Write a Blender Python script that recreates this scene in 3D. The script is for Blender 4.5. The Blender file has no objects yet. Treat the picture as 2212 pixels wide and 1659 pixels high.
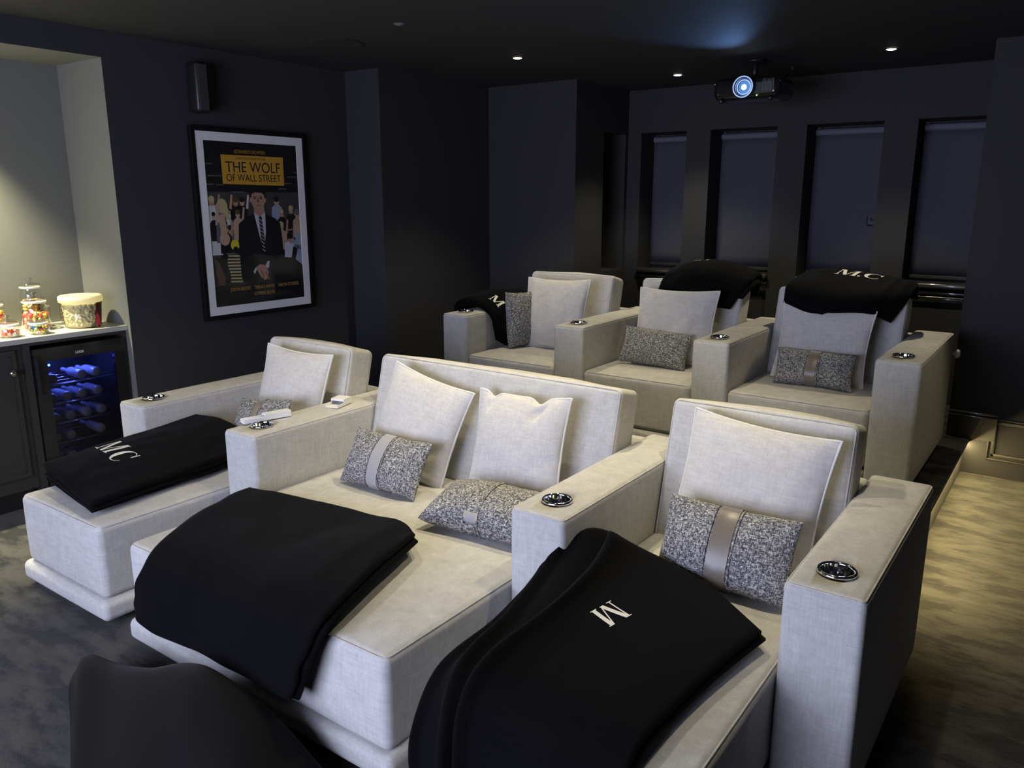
import bpy, bmesh, math, random
from mathutils import Vector, Matrix, Euler, noise

random.seed(7)
SC = bpy.context.scene
COL = SC.collection
PI = math.pi
rad = math.radians

# ------------------------------------------------------------------ camera
cd = bpy.data.cameras.new('camera')
cam = bpy.data.objects.new('camera', cd)
COL.objects.link(cam)
cd.sensor_fit = 'HORIZONTAL'
cd.sensor_width = 36.0
cd.lens = 1719.9 / 2212.0 * 36.0
cam.location = (0.3522, -2.0863, 1.7525)
cam.rotation_euler = (rad(90) - 0.2281, 0.0, 0.6223)
cd.clip_start = 0.05
SC.camera = cam

# ------------------------------------------------------------------ exposure, world
SC.view_settings.view_transform = 'Standard'
SC.view_settings.look = 'None'
SC.view_settings.exposure = 0.0
SC.view_settings.gamma = 1.0
SC.view_settings.use_curve_mapping = False
SC.cycles.caustics_reflective = False
SC.cycles.caustics_refractive = False
SC.cycles.sample_clamp_indirect = 4.0
SC.cycles.max_bounces = 8

W = bpy.data.worlds.new('world')
SC.world = W
W.use_nodes = True
W.node_tree.nodes['Background'].inputs[0].default_value = (0.5, 0.6, 0.9, 1)
W.node_tree.nodes['Background'].inputs[1].default_value = 0.0

SCREEN_STRENGTH = 12.3
SCREEN_COLOR = (0.66, 0.71, 1.0)
WARM = (1.0, 0.89, 0.60)
SPOT_W = 62.0
NICHE_W = 560.0


# ------------------------------------------------------------------ materials
def new_mat(name):
    m = bpy.data.materials.new(name)
    m.use_nodes = True
    nt = m.node_tree
    return m, nt, nt.nodes['Principled BSDF']


def plain(name, col, rough=0.6, metal=0.0, spec=0.5, sheen=0.0, coat=0.0, bump=0.0, bscale=200):
    m, nt, b = new_mat(name)
    b.inputs['Base Color'].default_value = (*col, 1)
    b.inputs['Roughness'].default_value = rough
    b.inputs['Metallic'].default_value = metal
    b.inputs['Specular IOR Level'].default_value = spec
    if sheen:
        b.inputs['Sheen Weight'].default_value = sheen
        b.inputs['Sheen Roughness'].default_value = 0.4
    if coat:
        b.inputs['Coat Weight'].default_value = coat
    if bump:
        tc = nt.nodes.new('ShaderNodeTexCoord')
        n = nt.nodes.new('ShaderNodeTexNoise')
        n.inputs['Scale'].default_value = bscale
        n.inputs['Detail'].default_value = 3
        bp = nt.nodes.new('ShaderNodeBump')
        bp.inputs['Strength'].default_value = bump
        bp.inputs['Distance'].default_value = 0.002
        nt.links.new(tc.outputs['Object'], n.inputs['Vector'])
        nt.links.new(n.outputs['Fac'], bp.inputs['Height'])
        nt.links.new(bp.outputs['Normal'], b.inputs['Normal'])
    return m


def emit(name, col, s):
    m = bpy.data.materials.new(name)
    m.use_nodes = True
    nt = m.node_tree
    nt.nodes.remove(nt.nodes['Principled BSDF'])
    e = nt.nodes.new('ShaderNodeEmission')
    e.inputs[0].default_value = (*col, 1)
    e.inputs[1].default_value = s
    nt.links.new(e.outputs[0], nt.nodes['Material Output'].inputs[0])
    return m


def noise_node(nt, vec, scale, detail=3, rough=0.6):
    mp = nt.nodes.new('ShaderNodeMapping')
    mp.inputs['Scale'].default_value = scale
    n = nt.nodes.new('ShaderNodeTexNoise')
    n.inputs['Scale'].default_value = 1.0
    n.inputs['Detail'].default_value = detail
    n.inputs['Roughness'].default_value = rough
    nt.links.new(vec, mp.inputs['Vector'])
    nt.links.new(mp.outputs[0], n.inputs['Vector'])
    return n


def mathn(nt, op, a, b):
    x = nt.nodes.new('ShaderNodeMath')
    x.operation = op
    for i, v in enumerate((a, b)):
        if isinstance(v, (int, float)):
            x.inputs[i].default_value = v
        else:
            nt.links.new(v, x.inputs[i])
    return x.outputs[0]


def ramp(nt, fac, stops):
    r = nt.nodes.new('ShaderNodeValToRGB')
    els = r.color_ramp.elements
    els[0].position, els[0].color = stops[0][0], (*stops[0][1], 1)
    els[1].position, els[1].color = stops[-1][0], (*stops[-1][1], 1)
    for p, c in stops[1:-1]:
        e = els.new(p)
        e.color = (*c, 1)
    nt.links.new(fac, r.inputs[0])
    return r.outputs[0]


def linen(name, dark, light):
    m, nt, b = new_mat(name)
    tc = nt.nodes.new('ShaderNodeTexCoord').outputs['Object']
    a = noise_node(nt, tc, (14, 14, 150), 4)
    c = noise_node(nt, tc, (160, 160, 16), 4)
    d = noise_node(nt, tc, (22, 22, 22), 5, 0.7)
    f = noise_node(nt, tc, (600, 600, 600), 2)
    s = mathn(nt, 'ADD', a.outputs['Fac'], c.outputs['Fac'])
    s = mathn(nt, 'ADD', s, d.outputs['Fac'])
    s = mathn(nt, 'MULTIPLY', s, 1 / 3)
    col = ramp(nt, s, [(0.31, dark), (0.67, light)])
    nt.links.new(col, b.inputs['Base Color'])
    b.inputs['Roughness'].default_value = 0.9
    b.inputs['Specular IOR Level'].default_value = 0.15
    b.inputs['Sheen Weight'].default_value = 0.08
    bp = nt.nodes.new('ShaderNodeBump')
    bp.inputs['Strength'].default_value = 0.25
    bp.inputs['Distance'].default_value = 0.002
    nt.links.new(mathn(nt, 'ADD', f.outputs['Fac'], s), bp.inputs['Height'])
    nt.links.new(bp.outputs['Normal'], b.inputs['Normal'])
    return m


def tweed(name):
    m, nt, b = new_mat(name)
    tc = nt.nodes.new('ShaderNodeTexCoord').outputs['Object']
    a = noise_node(nt, tc, (260, 260, 75), 3, 0.7)
    c = noise_node(nt, tc, (75, 75, 300), 3, 0.7)
    s = mathn(nt, 'MULTIPLY', mathn(nt, 'ADD', a.outputs['Fac'], c.outputs['Fac']), 0.5)
    col = ramp(nt, s, [(0.40, (0.02, 0.022, 0.03)), (0.49, (0.11, 0.11, 0.115)), (0.53, (0.30, 0.29, 0.27)), (0.60, (0.6, 0.58, 0.53))])
    nt.links.new(col, b.inputs['Base Color'])
    b.inputs['Roughness'].default_value = 0.85
    bp = nt.nodes.new('ShaderNodeBump')
    bp.inputs['Strength'].default_value = 0.5
    bp.inputs['Distance'].default_value = 0.003
    nt.links.new(s, bp.inputs['Height'])
    nt.links.new(bp.outputs['Normal'], b.inputs['Normal'])
    return m


def carpet(name, base):
    m, nt, b = new_mat(name)
    tc = nt.nodes.new('ShaderNodeTexCoord').outputs['Object']
    a = noise_node(nt, tc, (4.0, 9.0, 4), 4, 0.62)
    f = noise_node(nt, tc, (220, 220, 220), 3, 0.7)
    col = ramp(nt, a.outputs['Fac'], [(0.43, tuple(x * 0.30 for x in base)), (0.495, base), (0.60, tuple(x * 1.6 for x in base))])
    nt.links.new(col, b.inputs['Base Color'])
    b.inputs['Roughness'].default_value = 0.95
    b.inputs['Specular IOR Level'].default_value = 0.1
    b.inputs['Sheen Weight'].default_value = 0.15
    bp = nt.nodes.new('ShaderNodeBump')
    bp.inputs['Strength'].default_value = 0.6
    bp.inputs['Distance'].default_value = 0.012
    h = mathn(nt, 'ADD', mathn(nt, 'MULTIPLY', f.outputs['Fac'], 0.5), mathn(nt, 'MULTIPLY', a.outputs['Fac'], 1.6))
    nt.links.new(h, bp.inputs['Height'])
    nt.links.new(bp.outputs['Normal'], b.inputs['Normal'])
    return m


def thin_glass(name, tint, refl=1.0, rough=0.02):
    m = bpy.data.materials.new(name)
    m.use_nodes = True
    nt = m.node_tree
    nt.nodes.remove(nt.nodes['Principled BSDF'])
    t = nt.nodes.new('ShaderNodeBsdfTransparent')
    t.inputs[0].default_value = (*tint, 1)
    g = nt.nodes.new('ShaderNodeBsdfGlossy')
    g.inputs['Roughness'].default_value = rough
    fr = nt.nodes.new('ShaderNodeFresnel')
    fr.inputs[0].default_value = 1.45
    mx = nt.nodes.new('ShaderNodeMixShader')
    geo = nt.nodes.new('ShaderNodeNewGeometry')
    front = mathn(nt, 'SUBTRACT', 1.0, geo.outputs['Backfacing'])
    nt.links.new(mathn(nt, 'MULTIPLY', mathn(nt, 'MULTIPLY', fr.outputs[0], refl), front), mx.inputs[0])
    nt.links.new(t.outputs[0], mx.inputs[1])
    nt.links.new(g.outputs[0], mx.inputs[2])
    nt.links.new(mx.outputs[0], nt.nodes['Material Output'].inputs[0])
    return m


M = {}
M['linen'] = linen('light_grey_linen', (0.38, 0.37, 0.345), (0.595, 0.582, 0.55))
M['linen_cushion'] = linen('pale_linen', (0.44, 0.42, 0.39), (0.66, 0.635, 0.60))
M['piping'] = plain('pale_piping', (0.66, 0.64, 0.60), 0.8)
M['tweed'] = tweed('marled_tweed')
M['satin'] = plain('taupe_satin', (0.17, 0.145, 0.11), 0.34, 0.0, 0.5, 0.5)
M['satin_grey'] = plain('silver_grey_satin', (0.34, 0.33, 0.33), 0.35, 0.0, 0.5, 0.5)
M['white_tag'] = plain('pale_satin_label', (0.6, 0.58, 0.56), 0.5)
M['fleece'] = plain('black_fleece', (0.0035, 0.0035, 0.004), 0.95, 0, 0.05, 0.03, 0, 0.3, 500)
M['letter'] = plain('white_embroidery', (0.8, 0.78, 0.72), 0.6, bump=0.3, bscale=900)
M['wall'] = plain('charcoal_wall_paint', (0.037, 0.037, 0.039), 0.75, 0, 0.15, bump=0.05, bscale=120)
M['ceiling'] = plain('charcoal_ceiling_paint', (0.030, 0.030, 0.032), 0.75, 0, 0.3)
M['niche'] = plain('lightened_niche_wall_paint', (0.150, 0.153, 0.135), 0.7, 0, 0.3)  # charcoal wall paint, its colour lightened to carry the spotlights' brightness
M['joinery'] = plain('charcoal_satin_joinery', (0.030, 0.030, 0.027), 0.45, 0, 0.4)
M['trimgloss'] = plain('charcoal_gloss_trim', (0.035, 0.035, 0.032), 0.25, 0, 0.8, 0, 1.0)
M['worktop'] = plain('pale_stone_worktop', (0.42, 0.42, 0.36), 0.4)
M['carpet'] = carpet('grey_olive_pile_carpet', (0.030, 0.0285, 0.0235))
M['step_carpet'] = carpet('dark_step_carpet', (0.022, 0.021, 0.018))
M['chrome'] = plain('chrome', (0.75, 0.75, 0.76), 0.06, 1.0)
M['nickel'] = plain('polished_nickel', (0.75, 0.70, 0.6), 0.12, 1.0)
M['black'] = plain('black_plastic', (0.012, 0.012, 0.012), 0.4)
M['blackgloss'] = plain('gloss_black', (0.012, 0.012, 0.011), 0.12)
M['frame_black'] = plain('black_picture_frame', (0.006, 0.006, 0.006), 0.5, 0, 0.2)
M['dark'] = plain('dark_recess', (0.006, 0.006, 0.006), 0.9)
M['white_plastic'] = plain('white_plastic', (0.80, 0.80, 0.78), 0.35)
M['mat_board'] = plain('white_mount_board', (0.86, 0.85, 0.83), 0.8)
M['blind'] = plain('navy_blackout_blind', (0.130, 0.132, 0.165), 0.8, bump=0.1, bscale=300)
M['glass'] = thin_glass('clear_glass', (0.95, 0.96, 0.95), 1.6)
M['picture_glass'] = thin_glass('picture_glass', (0.97, 0.97, 0.97), 0.7)
M['tinted_glass'] = thin_glass('smoked_glass', (0.62, 0.62, 0.66), 1.0, 0.03)
M['screen'] = emit('lit_screen', SCREEN_COLOR, SCREEN_STRENGTH)
M['bulb'] = emit('warm_lamp', (1.0, 0.86, 0.62), 30.0)
M['led_warm'] = emit('warm_led_strip', (1.0, 0.78, 0.38), 40.0)
M['led_blue'] = emit('blue_led', (0.06, 0.12, 1.0), 26.0)
M['lens'] = emit('projector_lens_glow', (0.12, 0.30, 0.75), 0.9)
M['lens_core'] = emit('projector_lens_core', (0.80, 0.93, 1.0), 30.0)
M['green_led'] = emit('green_indicator', (0.3, 1.0, 0.2), 6.0)


# ------------------------------------------------------------------ object helpers
def tag(o, label=None, cat=None, group=None, kind=None):
    if label:
        o['label'] = label
    if cat:
        o['category'] = cat
    if group:
        o['group'] = group
    if kind:
        o['kind'] = kind
    return o


def thing(name, label, cat, loc=(0, 0, 0), rot=(0, 0, 0), group=None):
    o = bpy.data.objects.new(name, None)
    COL.objects.link(o)
    o.empty_display_size = 0.05
    o.location = loc
    o.rotation_euler = rot
    return tag(o, label, cat, group)


def link_mesh(name, me, mat, parent=None, smooth=True):
    mats = mat if isinstance(mat, (list, tuple)) else [mat]
    for m in mats:
        me.materials.append(m)
    if smooth:
        for p in me.polygons:
            p.use_smooth = True
    o = bpy.data.objects.new(name, me)
    COL.objects.link(o)
    if parent:
        o.parent = parent
    return o


def obj(name, bm, mat, parent=None, smooth=False, angle=None):
    bmesh.ops.recalc_face_normals(bm, faces=bm.faces)
    me = bpy.data.meshes.new(name)
    if angle is not None:
        for f in bm.faces:
            f.smooth = True
        for e in bm.edges:
            if len(e.link_faces) == 2 and e.calc_face_angle(0) > rad(angle):
                e.smooth = False
    bm.to_mesh(me)
    bm.free()
    return link_mesh(name, me, mat, parent, smooth)


def struct(name, bm, mat, parent=None):
    o = obj(name, bm, mat, parent)
    if not parent:
        o['kind'] = 'structure'
    return o


def copy_tree(o, parent=None):
    c = o.copy()
    COL.objects.link(c)
    if parent:
        c.parent = parent
    for ch in list(o.children):
        copy_tree(ch, c)
    return c


def add_box(bm, x0, x1, y0, y1, z0, z1, bevel=0.0, seg=2):
    r = bmesh.ops.create_cube(bm, size=1.0)
    vs = r['verts']
    for v in vs:
        v.co = Vector(((x0 + x1) / 2 + v.co.x * (x1 - x0), (y0 + y1) / 2 + v.co.y * (y1 - y0), (z0 + z1) / 2 + v.co.z * (z1 - z0)))
    if bevel > 0:
        es = list({e for v in vs for e in v.link_edges})
        bmesh.ops.bevel(bm, geom=es, offset=bevel, segments=seg, profile=0.5, affect='EDGES')


def box(*a, **k):
    bm = bmesh.new()
    add_box(bm, *a, **k)
    return bm


def axis_vals(h, r, k, n):
    vals = []
    for i in range(k):
        a = rad(45) * i / k
        vals.append(h - r + r * math.tan(rad(45) * (1 - i / k)))
    inner = [(h - r) * (1 - 2 * j / n) for j in range(n + 1)]
    pos = vals + inner
    neg = [-v for v in reversed(vals)]
    return pos + neg


def soft_box(bm, c, size, r, k=4, n=6, puff=(0, 0, 0, 0, 0, 0), lump=0.0, seed=0, mat4=None):
    """upholstered block: rounded edges, each face slightly domed. puff = +x -x +y -y +z -z"""
    h = [s / 2 for s in size]
    vals = [axis_vals(h[i], r, k, n) for i in range(3)]
    verts = {}
    off = Vector((seed * 3.1, seed * 1.7, seed * 0.9))

    def vert(q):
        key = tuple(round(x, 5) for x in q)
        if key in verts:
            return verts[key]
        inner = [max(-(h[i] - r), min(h[i] - r, q[i])) for i in range(3)]
        d = Vector([q[i] - inner[i] for i in range(3)])
        p = Vector(inner)
        if d.length > 1e-9:
            p += d.normalized() * r
        for ax in range(3):
            o1, o2 = [i for i in range(3) if i != ax]
            w = (1 - (q[o1] / h[o1]) ** 2) * (1 - (q[o2] / h[o2]) ** 2)
            if q[ax] > h[ax] - 1e-6:
                p[ax] += puff[ax * 2] * w
                if lump:
                    p[ax] += lump * w * noise.noise((p + off) * 4.0)
            elif q[ax] < -h[ax] + 1e-6:
                p[ax] -= puff[ax * 2 + 1] * w
                if lump:
                    p[ax] += lump * w * noise.noise((p + off) * 4.0)
        if mat4 is not None:
            p = mat4 @ p
        v = bm.verts.new(Vector(c) + p)
        verts[key] = v
        return v
    for ax in range(3):
        o1, o2 = [i for i in range(3) if i != ax]
        for s in (1, -1):
            for i in range(len(vals[o1]) - 1):
                for j in range(len(vals[o2]) - 1):
                    qs = []
                    for (a, b) in ((i, j), (i + 1, j), (i + 1, j + 1), (i, j + 1)):
                        q = [0, 0, 0]
                        q[ax] = s * h[ax]
                        q[o1] = vals[o1][a]
                        q[o2] = vals[o2][b]
                        qs.append(vert(q))
                    if len(set(qs)) == 4:
                        try:
                            bm.faces.new(qs)
                        except ValueError:
                            pass


def add_tube(bm, pts, r, seg=8, closed=False):
    pts = [Vector(p) for p in pts]
    n = len(pts)
    rings = []
    up = Vector((0.123, 0.371, 0.92)).normalized()
    prev = None
    for i, p in enumerate(pts):
        if closed:
            t = pts[(i + 1) % n] - pts[(i - 1) % n]
        else:
            t = pts[min(i + 1, n - 1)] - pts[max(i - 1, 0)]
        if t.length < 1e-9:
            t = Vector((1, 0, 0))
        t.normalize()
        if prev is None:
            a = t.cross(up)
            if a.length < 1e-3:
                a = t.cross(Vector((1, 0, 0)))
            a.normalize()
        else:
            a = prev - t * prev.dot(t)
            a.normalize()
        prev = a
        b = t.cross(a)
        rings.append([bm.verts.new(p + (a * math.cos(2 * PI * k / seg) + b * math.sin(2 * PI * k / seg)) * r) for k in range(seg)])
    m = n if closed else n - 1
    for i in range(m):
        A, B = rings[i], rings[(i + 1) % n]
        for k in range(seg):
            bm.faces.new((A[k], A[(k + 1) % seg], B[(k + 1) % seg], B[k]))
    if not closed:
        bm.faces.new(rings[0][::-1])
        bm.faces.new(rings[-1])


def add_lathe(bm, prof, seg=32, c=(0, 0, 0), cap_bottom=False, cap_top=False, mat4=None):
    rings = []
    for (r, z) in prof:
        ring = []
        for k in range(seg):
            a = 2 * PI * k / seg
            p = Vector((r * math.cos(a), r * math.sin(a), z))
            if mat4 is not None:
                p = mat4 @ p
            ring.append(bm.verts.new(Vector(c) + p))
        rings.append(ring)
    for A, B in zip(rings, rings[1:]):
        for k in range(seg):
            bm.faces.new((A[k], A[(k + 1) % seg], B[(k + 1) % seg], B[k]))
    if cap_bottom:
        bm.faces.new(rings[0][::-1])
    if cap_top:
        bm.faces.new(rings[-1])


def boolean_cut(o, cutter):
    md = o.modifiers.new('cut', 'BOOLEAN')
    md.operation = 'DIFFERENCE'
    md.object = cutter
    md.solver = 'EXACT'
    bpy.context.view_layer.update()
    dg = bpy.context.evaluated_depsgraph_get()
    me = bpy.data.meshes.new_from_object(o.evaluated_get(dg))
    o.modifiers.clear()
    old = o.data
    o.data = me
    bpy.data.meshes.remove(old)


# ------------------------------------------------------------------ room shell
CEIL = 2.68
XL = -4.36          # left wall
XB = -4.01          # chimney breast face
YW = 4.55           # window wall
YP = 3.70           # panelled section beside the platform

bm = bmesh.new()
add_box(bm, -5.2, 2.3, -3.7, 5.2, -0.1, 0.0)
struct('floor', bm, M['carpet'])
bm = bmesh.new()
add_box(bm, -5.2, 2.3, -3.7, 5.2, CEIL, CEIL + 0.1)
struct('ceiling', bm, M['ceiling'])

bm = bmesh.new()
add_box(bm, XL - 0.1, XL, 0.475, 2.33, 0, CEIL)
add_box(bm, XL - 0.1, XL, -1.7, 0.475, 2.54, CEIL)
add_box(bm, XL - 0.1, XL, -3.6, -1.7, 0, CEIL)
struct('wall_left', bm, M['wall'])
bm = bmesh.new()
add_box(bm, -4.98, -4.88, -1.8, 0.575, 0, 2.64)          # niche back
add_box(bm, -4.88, XL - 0.1, 0.475, 0.575, 0, 2.64)       # niche far side
add_box(bm, -4.88, XL - 0.1, -1.8, -1.7, 0, 2.64)
add_box(bm, -4.88, XL - 0.1, -1.7, 0.475, 2.54, 2.64)     # niche soffit
# returns of the opening, same lightened wall paint as the niche
add_box(bm, XL - 0.1, XL - 0.001, 0.4745, 0.476, 0, 2.5395)
add_box(bm, XL - 0.1, XL - 0.001, -1.7, 0.4745, 2.5390, 2.5405)
struct('wall_niche', bm, M['niche'])
bm = bmesh.new()
add_box(bm, XL - 0.1, XB, 2.33, YP - 0.05, 0, CEIL)
struct('wall_breast', bm, M['wall'])

# bay corner: face towards the room, and the side wall with a window recess
XS = -3.13
bm = bmesh.new()
add_box(bm, XL - 0.1, XS, 3.65, 4.11, 0, CEIL)
add_box(bm, XL - 0.1, XS, 4.11, 4.50, 2.31, CEIL)
add_box(bm, XL - 0.1, XS, 4.11, 4.50, 0, 1.13)
add_box(bm, XL - 0.1, XS - 0.30, 4.11, 4.50, 1.13, 2.31)
add_box(bm, XL - 0.1, XS, 4.50, YW + 0.35, 0, CEIL)
struct('wall_bay', bm, M['wall'])

# window wall with four recesses
WX = [(-3.00, -2.575), (-2.36, -1.80), (-1.57, -1.01), (-0.78, -0.30)]
WT, WS = 2.32, 1.10
bm = bmesh.new()
edges = [XS] + [v for w in WX for v in w] + [-0.2]
for i in range(0, len(edges), 2):
    add_box(bm, edges[i], edges[i + 1], YW, YW + 0.30, 0, CEIL)
for (a, b) in WX:
    add_box(bm, a, b, YW, YW + 0.30, WT, CEIL)
    add_box(bm, a, b, YW + 0.04, YW + 0.30, 0, 1.0)
add_box(bm, XS, -0.2, YW + 0.30, YW + 0.40, 0, CEIL)
struct('wall_back', bm, M['wall'])

# window parts: sill board, moulding, frame
for i, (a, b) in enumerate(WX):
    s = bmesh.new()
    add_box(s, a + 0.001, b - 0.001, YW - 0.035, YW + 0.299, 1.105, 1.145, 0.012, 3)
    wn = obj('window_%d' % (i + 1), s, M['trimgloss'], None, False, 40)
    wn['kind'] = 'structure'
    mb = bmesh.new()
    add_box(mb, a + 0.001, b - 0.001, YW + 0.003, YW + 0.20, 1.055, 1.085, 0.009, 3)
    add_box(mb, a + 0.001, b - 0.001, YW + 0.012, YW + 0.20, 1.001, 1.047, 0.006, 2)
    add_tube(mb, [(a + 0.002, YW + 0.004, 1.04), (b - 0.002, YW + 0.004, 1.04)], 0.008, 10)
    obj('moulding', mb, M['trimgloss'], wn, False, 40)
    fb = bmesh.new()
    yb = YW + 0.278
    add_box(fb, a + 0.002, a + 0.03, yb, YW + 0.299, 1.15, WT - 0.002)
    add_box(fb, b - 0.03, b - 0.002, yb, YW + 0.299, 1.15, WT - 0.002)
    add_box(fb, a + 0.03, b - 0.03, yb, YW + 0.299, 1.15, 1.19)
    obj('window_frame', fb, M['joinery'], wn)

# roller blinds
blind_lbl = ['navy roller blind in the leftmost window recess of the back wall, nearest the corner',
             'navy roller blind in the window recess directly below the projector',
             'navy roller blind in the window recess behind the right-hand rear seat',
             'navy roller blind in the rightmost window recess, above the bare moulded sill']
for i, (a, b) in enumerate(WX):
    t = thing('roller_blind', blind_lbl[i], 'blind', ((a + b) / 2, YW + 0.25, 1.15), group='roller blinds in the window recesses')
    w = (b - a) / 2 - 0.006
    fb = bmesh.new()
    nx = 10
    rows = []
    for zz in range(13):
        z = 0.03 + (WT - 1.15 - 0.10) * zz / 12
        rows.append([fb.verts.new((-w + 2 * w * k / nx, 0.004 * noise.noise(Vector((k * 0.6 + i * 9, zz * 0.35, 0))), z)) for k in range(nx + 1)])
    for r0, r1 in zip(rows, rows[1:]):
        for k in range(nx):
            fb.faces.new((r0[k], r0[k + 1], r1[k + 1], r1[k]))
    bmesh.ops.solidify(fb, geom=fb.faces[:], thickness=0.002)
    obj('blind_fabric', fb, M['blind'], t, True)
    rb = bmesh.new()
    add_tube(rb, [(-w, 0.006, WT - 1.15 - 0.045), (w, 0.006, WT - 1.15 - 0.045)], 0.026, 16)
    obj('roller_tube', rb, M['blind'], t, False, 40)
    hb = bmesh.new()
    add_box(hb, -w, w, -0.006, 0.008, 0.005, 0.032, 0.004, 2)
    obj('hem_bar', hb, M['joinery'], t)
# side blind of the bay
bm = bmesh.new()
add_box(bm, XS - 0.296, XS - 0.29, 4.115, 4.495, 1.14, 2.30)
tag(obj('roller_blind', bm, M['blind']), 'dark roller blind in the narrow side recess left of the window wall', 'blind')

# panelled section on the right, projecting in front of the window wall
bm = bmesh.new()
add_box(bm, -0.262, 2.3, YP, YW + 0.40, 0, CEIL)
struct('wall_panelled', bm, M['wall'])
bm = bmesh.new()
add_box(bm, 2.2, 2.3, -3.6, YP, 0, CEIL)
struct('wall_right', bm, M['wall'])
bm = bmesh.new()
add_box(bm, -5.0, 2.3, -3.7, -3.6, 0, CEIL)
struct('wall_front', bm, M['wall'])

bm = bmesh.new()
add_box(bm, -0.262, 0.015, YP - 0.018, YP, 0.236, 0.385)
add_box(bm, -0.262, -0.004, YP - 0.030, YP, 0.378, 0.392, 0.005, 2)
add_box(bm, -0.262, 0.018, YP - 0.024, YP, 0.398, 0.414, 0.006, 2)
tr = obj('baseboard_back', bm, M['trimgloss'], None, False, 40)
tr['kind'] = 'structure'


def frame_moulding(bm, x0, x1, z0, z1, w, y):
    for (a, b, c, d) in ((x0, x0 + w, z0, z1), (x1 - w, x1, z0, z1), (x0, x1, z0, z0 + w), (x0, x1, z1 - w, z1)):
        add_box(bm, a, b, y - 0.012, y, c, d, 0.004, 2)


bm = bmesh.new()
frame_moulding(bm, 0.0, 0.95, 0.135, 0.372, 0.022, YP)
o = obj('trim_1', bm, M['joinery'], None, False, 40)
o['kind'] = 'structure'
bm = bmesh.new()
frame_moulding(bm, -0.022, 0.972, 0.113, 0.385, 0.010, YP)
o = obj('trim_2', bm, M['joinery'], None, False, 40)
o['kind'] = 'structure'

# raised platform for the rear row
bm = bmesh.new()
add_box(bm, -4.3, -0.155, 1.45, YW + 0.03, 0.0, 0.205)
add_box(bm, -4.3, -0.125, 1.42, YW + 0.03, 0.205, 0.235, 0.010, 3)
pl = obj('floor_platform', bm, M['step_carpet'], None, False, 40)
pl['kind'] = 'structure'
bm = bmesh.new()
add_box(bm, -0.1545, -0.146, 1.5, YP - 0.003, 0.190, 0.2045)
strip = tag(obj('led_strip', bm, M['led_warm']), 'warm glowing strip light under the nosing of the carpeted platform', 'strip light')
ld = bpy.data.lights.new('strip_light', 'AREA')
ld.shape = 'RECTANGLE'
ld.size = 2.18
ld.size_y = 0.012
ld.energy = 19.0
ld.color = (1.0, 0.77, 0.34)
lo = bpy.data.objects.new('strip_light', ld)
COL.objects.link(lo)
lo.parent = strip
lo.location = (-0.143, 2.60, 0.196)
lo.rotation_euler = (Matrix.Rotation(rad(-62), 4, 'Y') @ Matrix.Rotation(rad(90), 4, 'Z')).to_euler()

# ------------------------------------------------------------------ screen (lights the room from in front of the seats)
t = thing('projection_screen', 'large lit cinema screen on the wall the seats face', 'screen', (-1.7, -3.55, 0.55))
bm = bmesh.new()
add_box(bm, -1.5, 1.5, 0.0, 0.02, 0.0, 1.7)
obj('screen_surface', bm, M['screen'], t)
bm = bmesh.new()
for (a, b, c, d) in ((-1.58, 1.58, -0.08, 0.0), (-1.58, 1.58, 1.7, 1.78), (-1.58, -1.5, 0, 1.7), (1.5, 1.58, 0, 1.7)):
    add_box(bm, a, b, -0.03, 0.03, c, d)
obj('screen_frame', bm, M['black'], t)


# ------------------------------------------------------------------ downlights
def spot_lamp(parent, power, col, size, blend, loc, radius=0.03, rot=(0, 0, 0)):
    ld = bpy.data.lights.new('lamp_light', 'SPOT')
    ld.energy = power
    ld.color = col
    ld.spot_size = rad(size)
    ld.spot_blend = blend
    ld.shadow_soft_size = radius
    lo = bpy.data.objects.new('lamp_light', ld)
    COL.objects.link(lo)
    lo.location = loc
    lo.rotation_euler = rot
    if parent:
        lo.parent = parent
    return lo


def downlight(x, y, label, power=SPOT_W, col=WARM, z=CEIL, size=95, blend=0.6):
    t = thing('ceiling_downlight', label, 'ceiling light', (x, y, z), group='recessed ceiling downlights')
    b = bmesh.new()
    add_lathe(b, [(0.030, -0.001), (0.032, -0.006), (0.043, -0.006), (0.046, -0.001)], 32)
    obj('bezel', b, M['blackgloss'], t, True)
    b = bmesh.new()
    add_lathe(b, [(0.0001, -0.004), (0.018, -0.009), (0.030, -0.004), (0.031, 0.0)], 24)
    obj('bulb', b, M['bulb'], t, True)
    spot_lamp(t, power, col, size, blend, (0, 0, -0.02))
    return t


downlight(-2.944, 2.571, 'lit ceiling downlight above the left end of the rear seats, leftmost of the bright ones')
downlight(-2.384, 3.898, 'lit ceiling downlight left of the projector, near the window wall')
downlight(-0.836, 3.684, 'lit ceiling downlight right of the projector, rightmost bright one')
downlight(-1.62, 1.25, 'ceiling downlight over the middle of the room, above the frame', SPOT_W * 1.5, size=90)
downlight(0.42, 2.45, 'added ceiling downlight brightening the carpeted right aisle, beyond the frame', SPOT_W * 0.5, size=62, blend=0.5)  # extra unseen lamp, added to brighten the aisle carpet
downlight(-2.864, 0.35, 'ceiling downlight over the left front seat, above the frame')
downlight(-1.45, 0.55, 'ceiling downlight over the front loveseat, above the frame')
downlight(-0.45, 0.75, 'ceiling downlight over the front right seat, above the frame')

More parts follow.
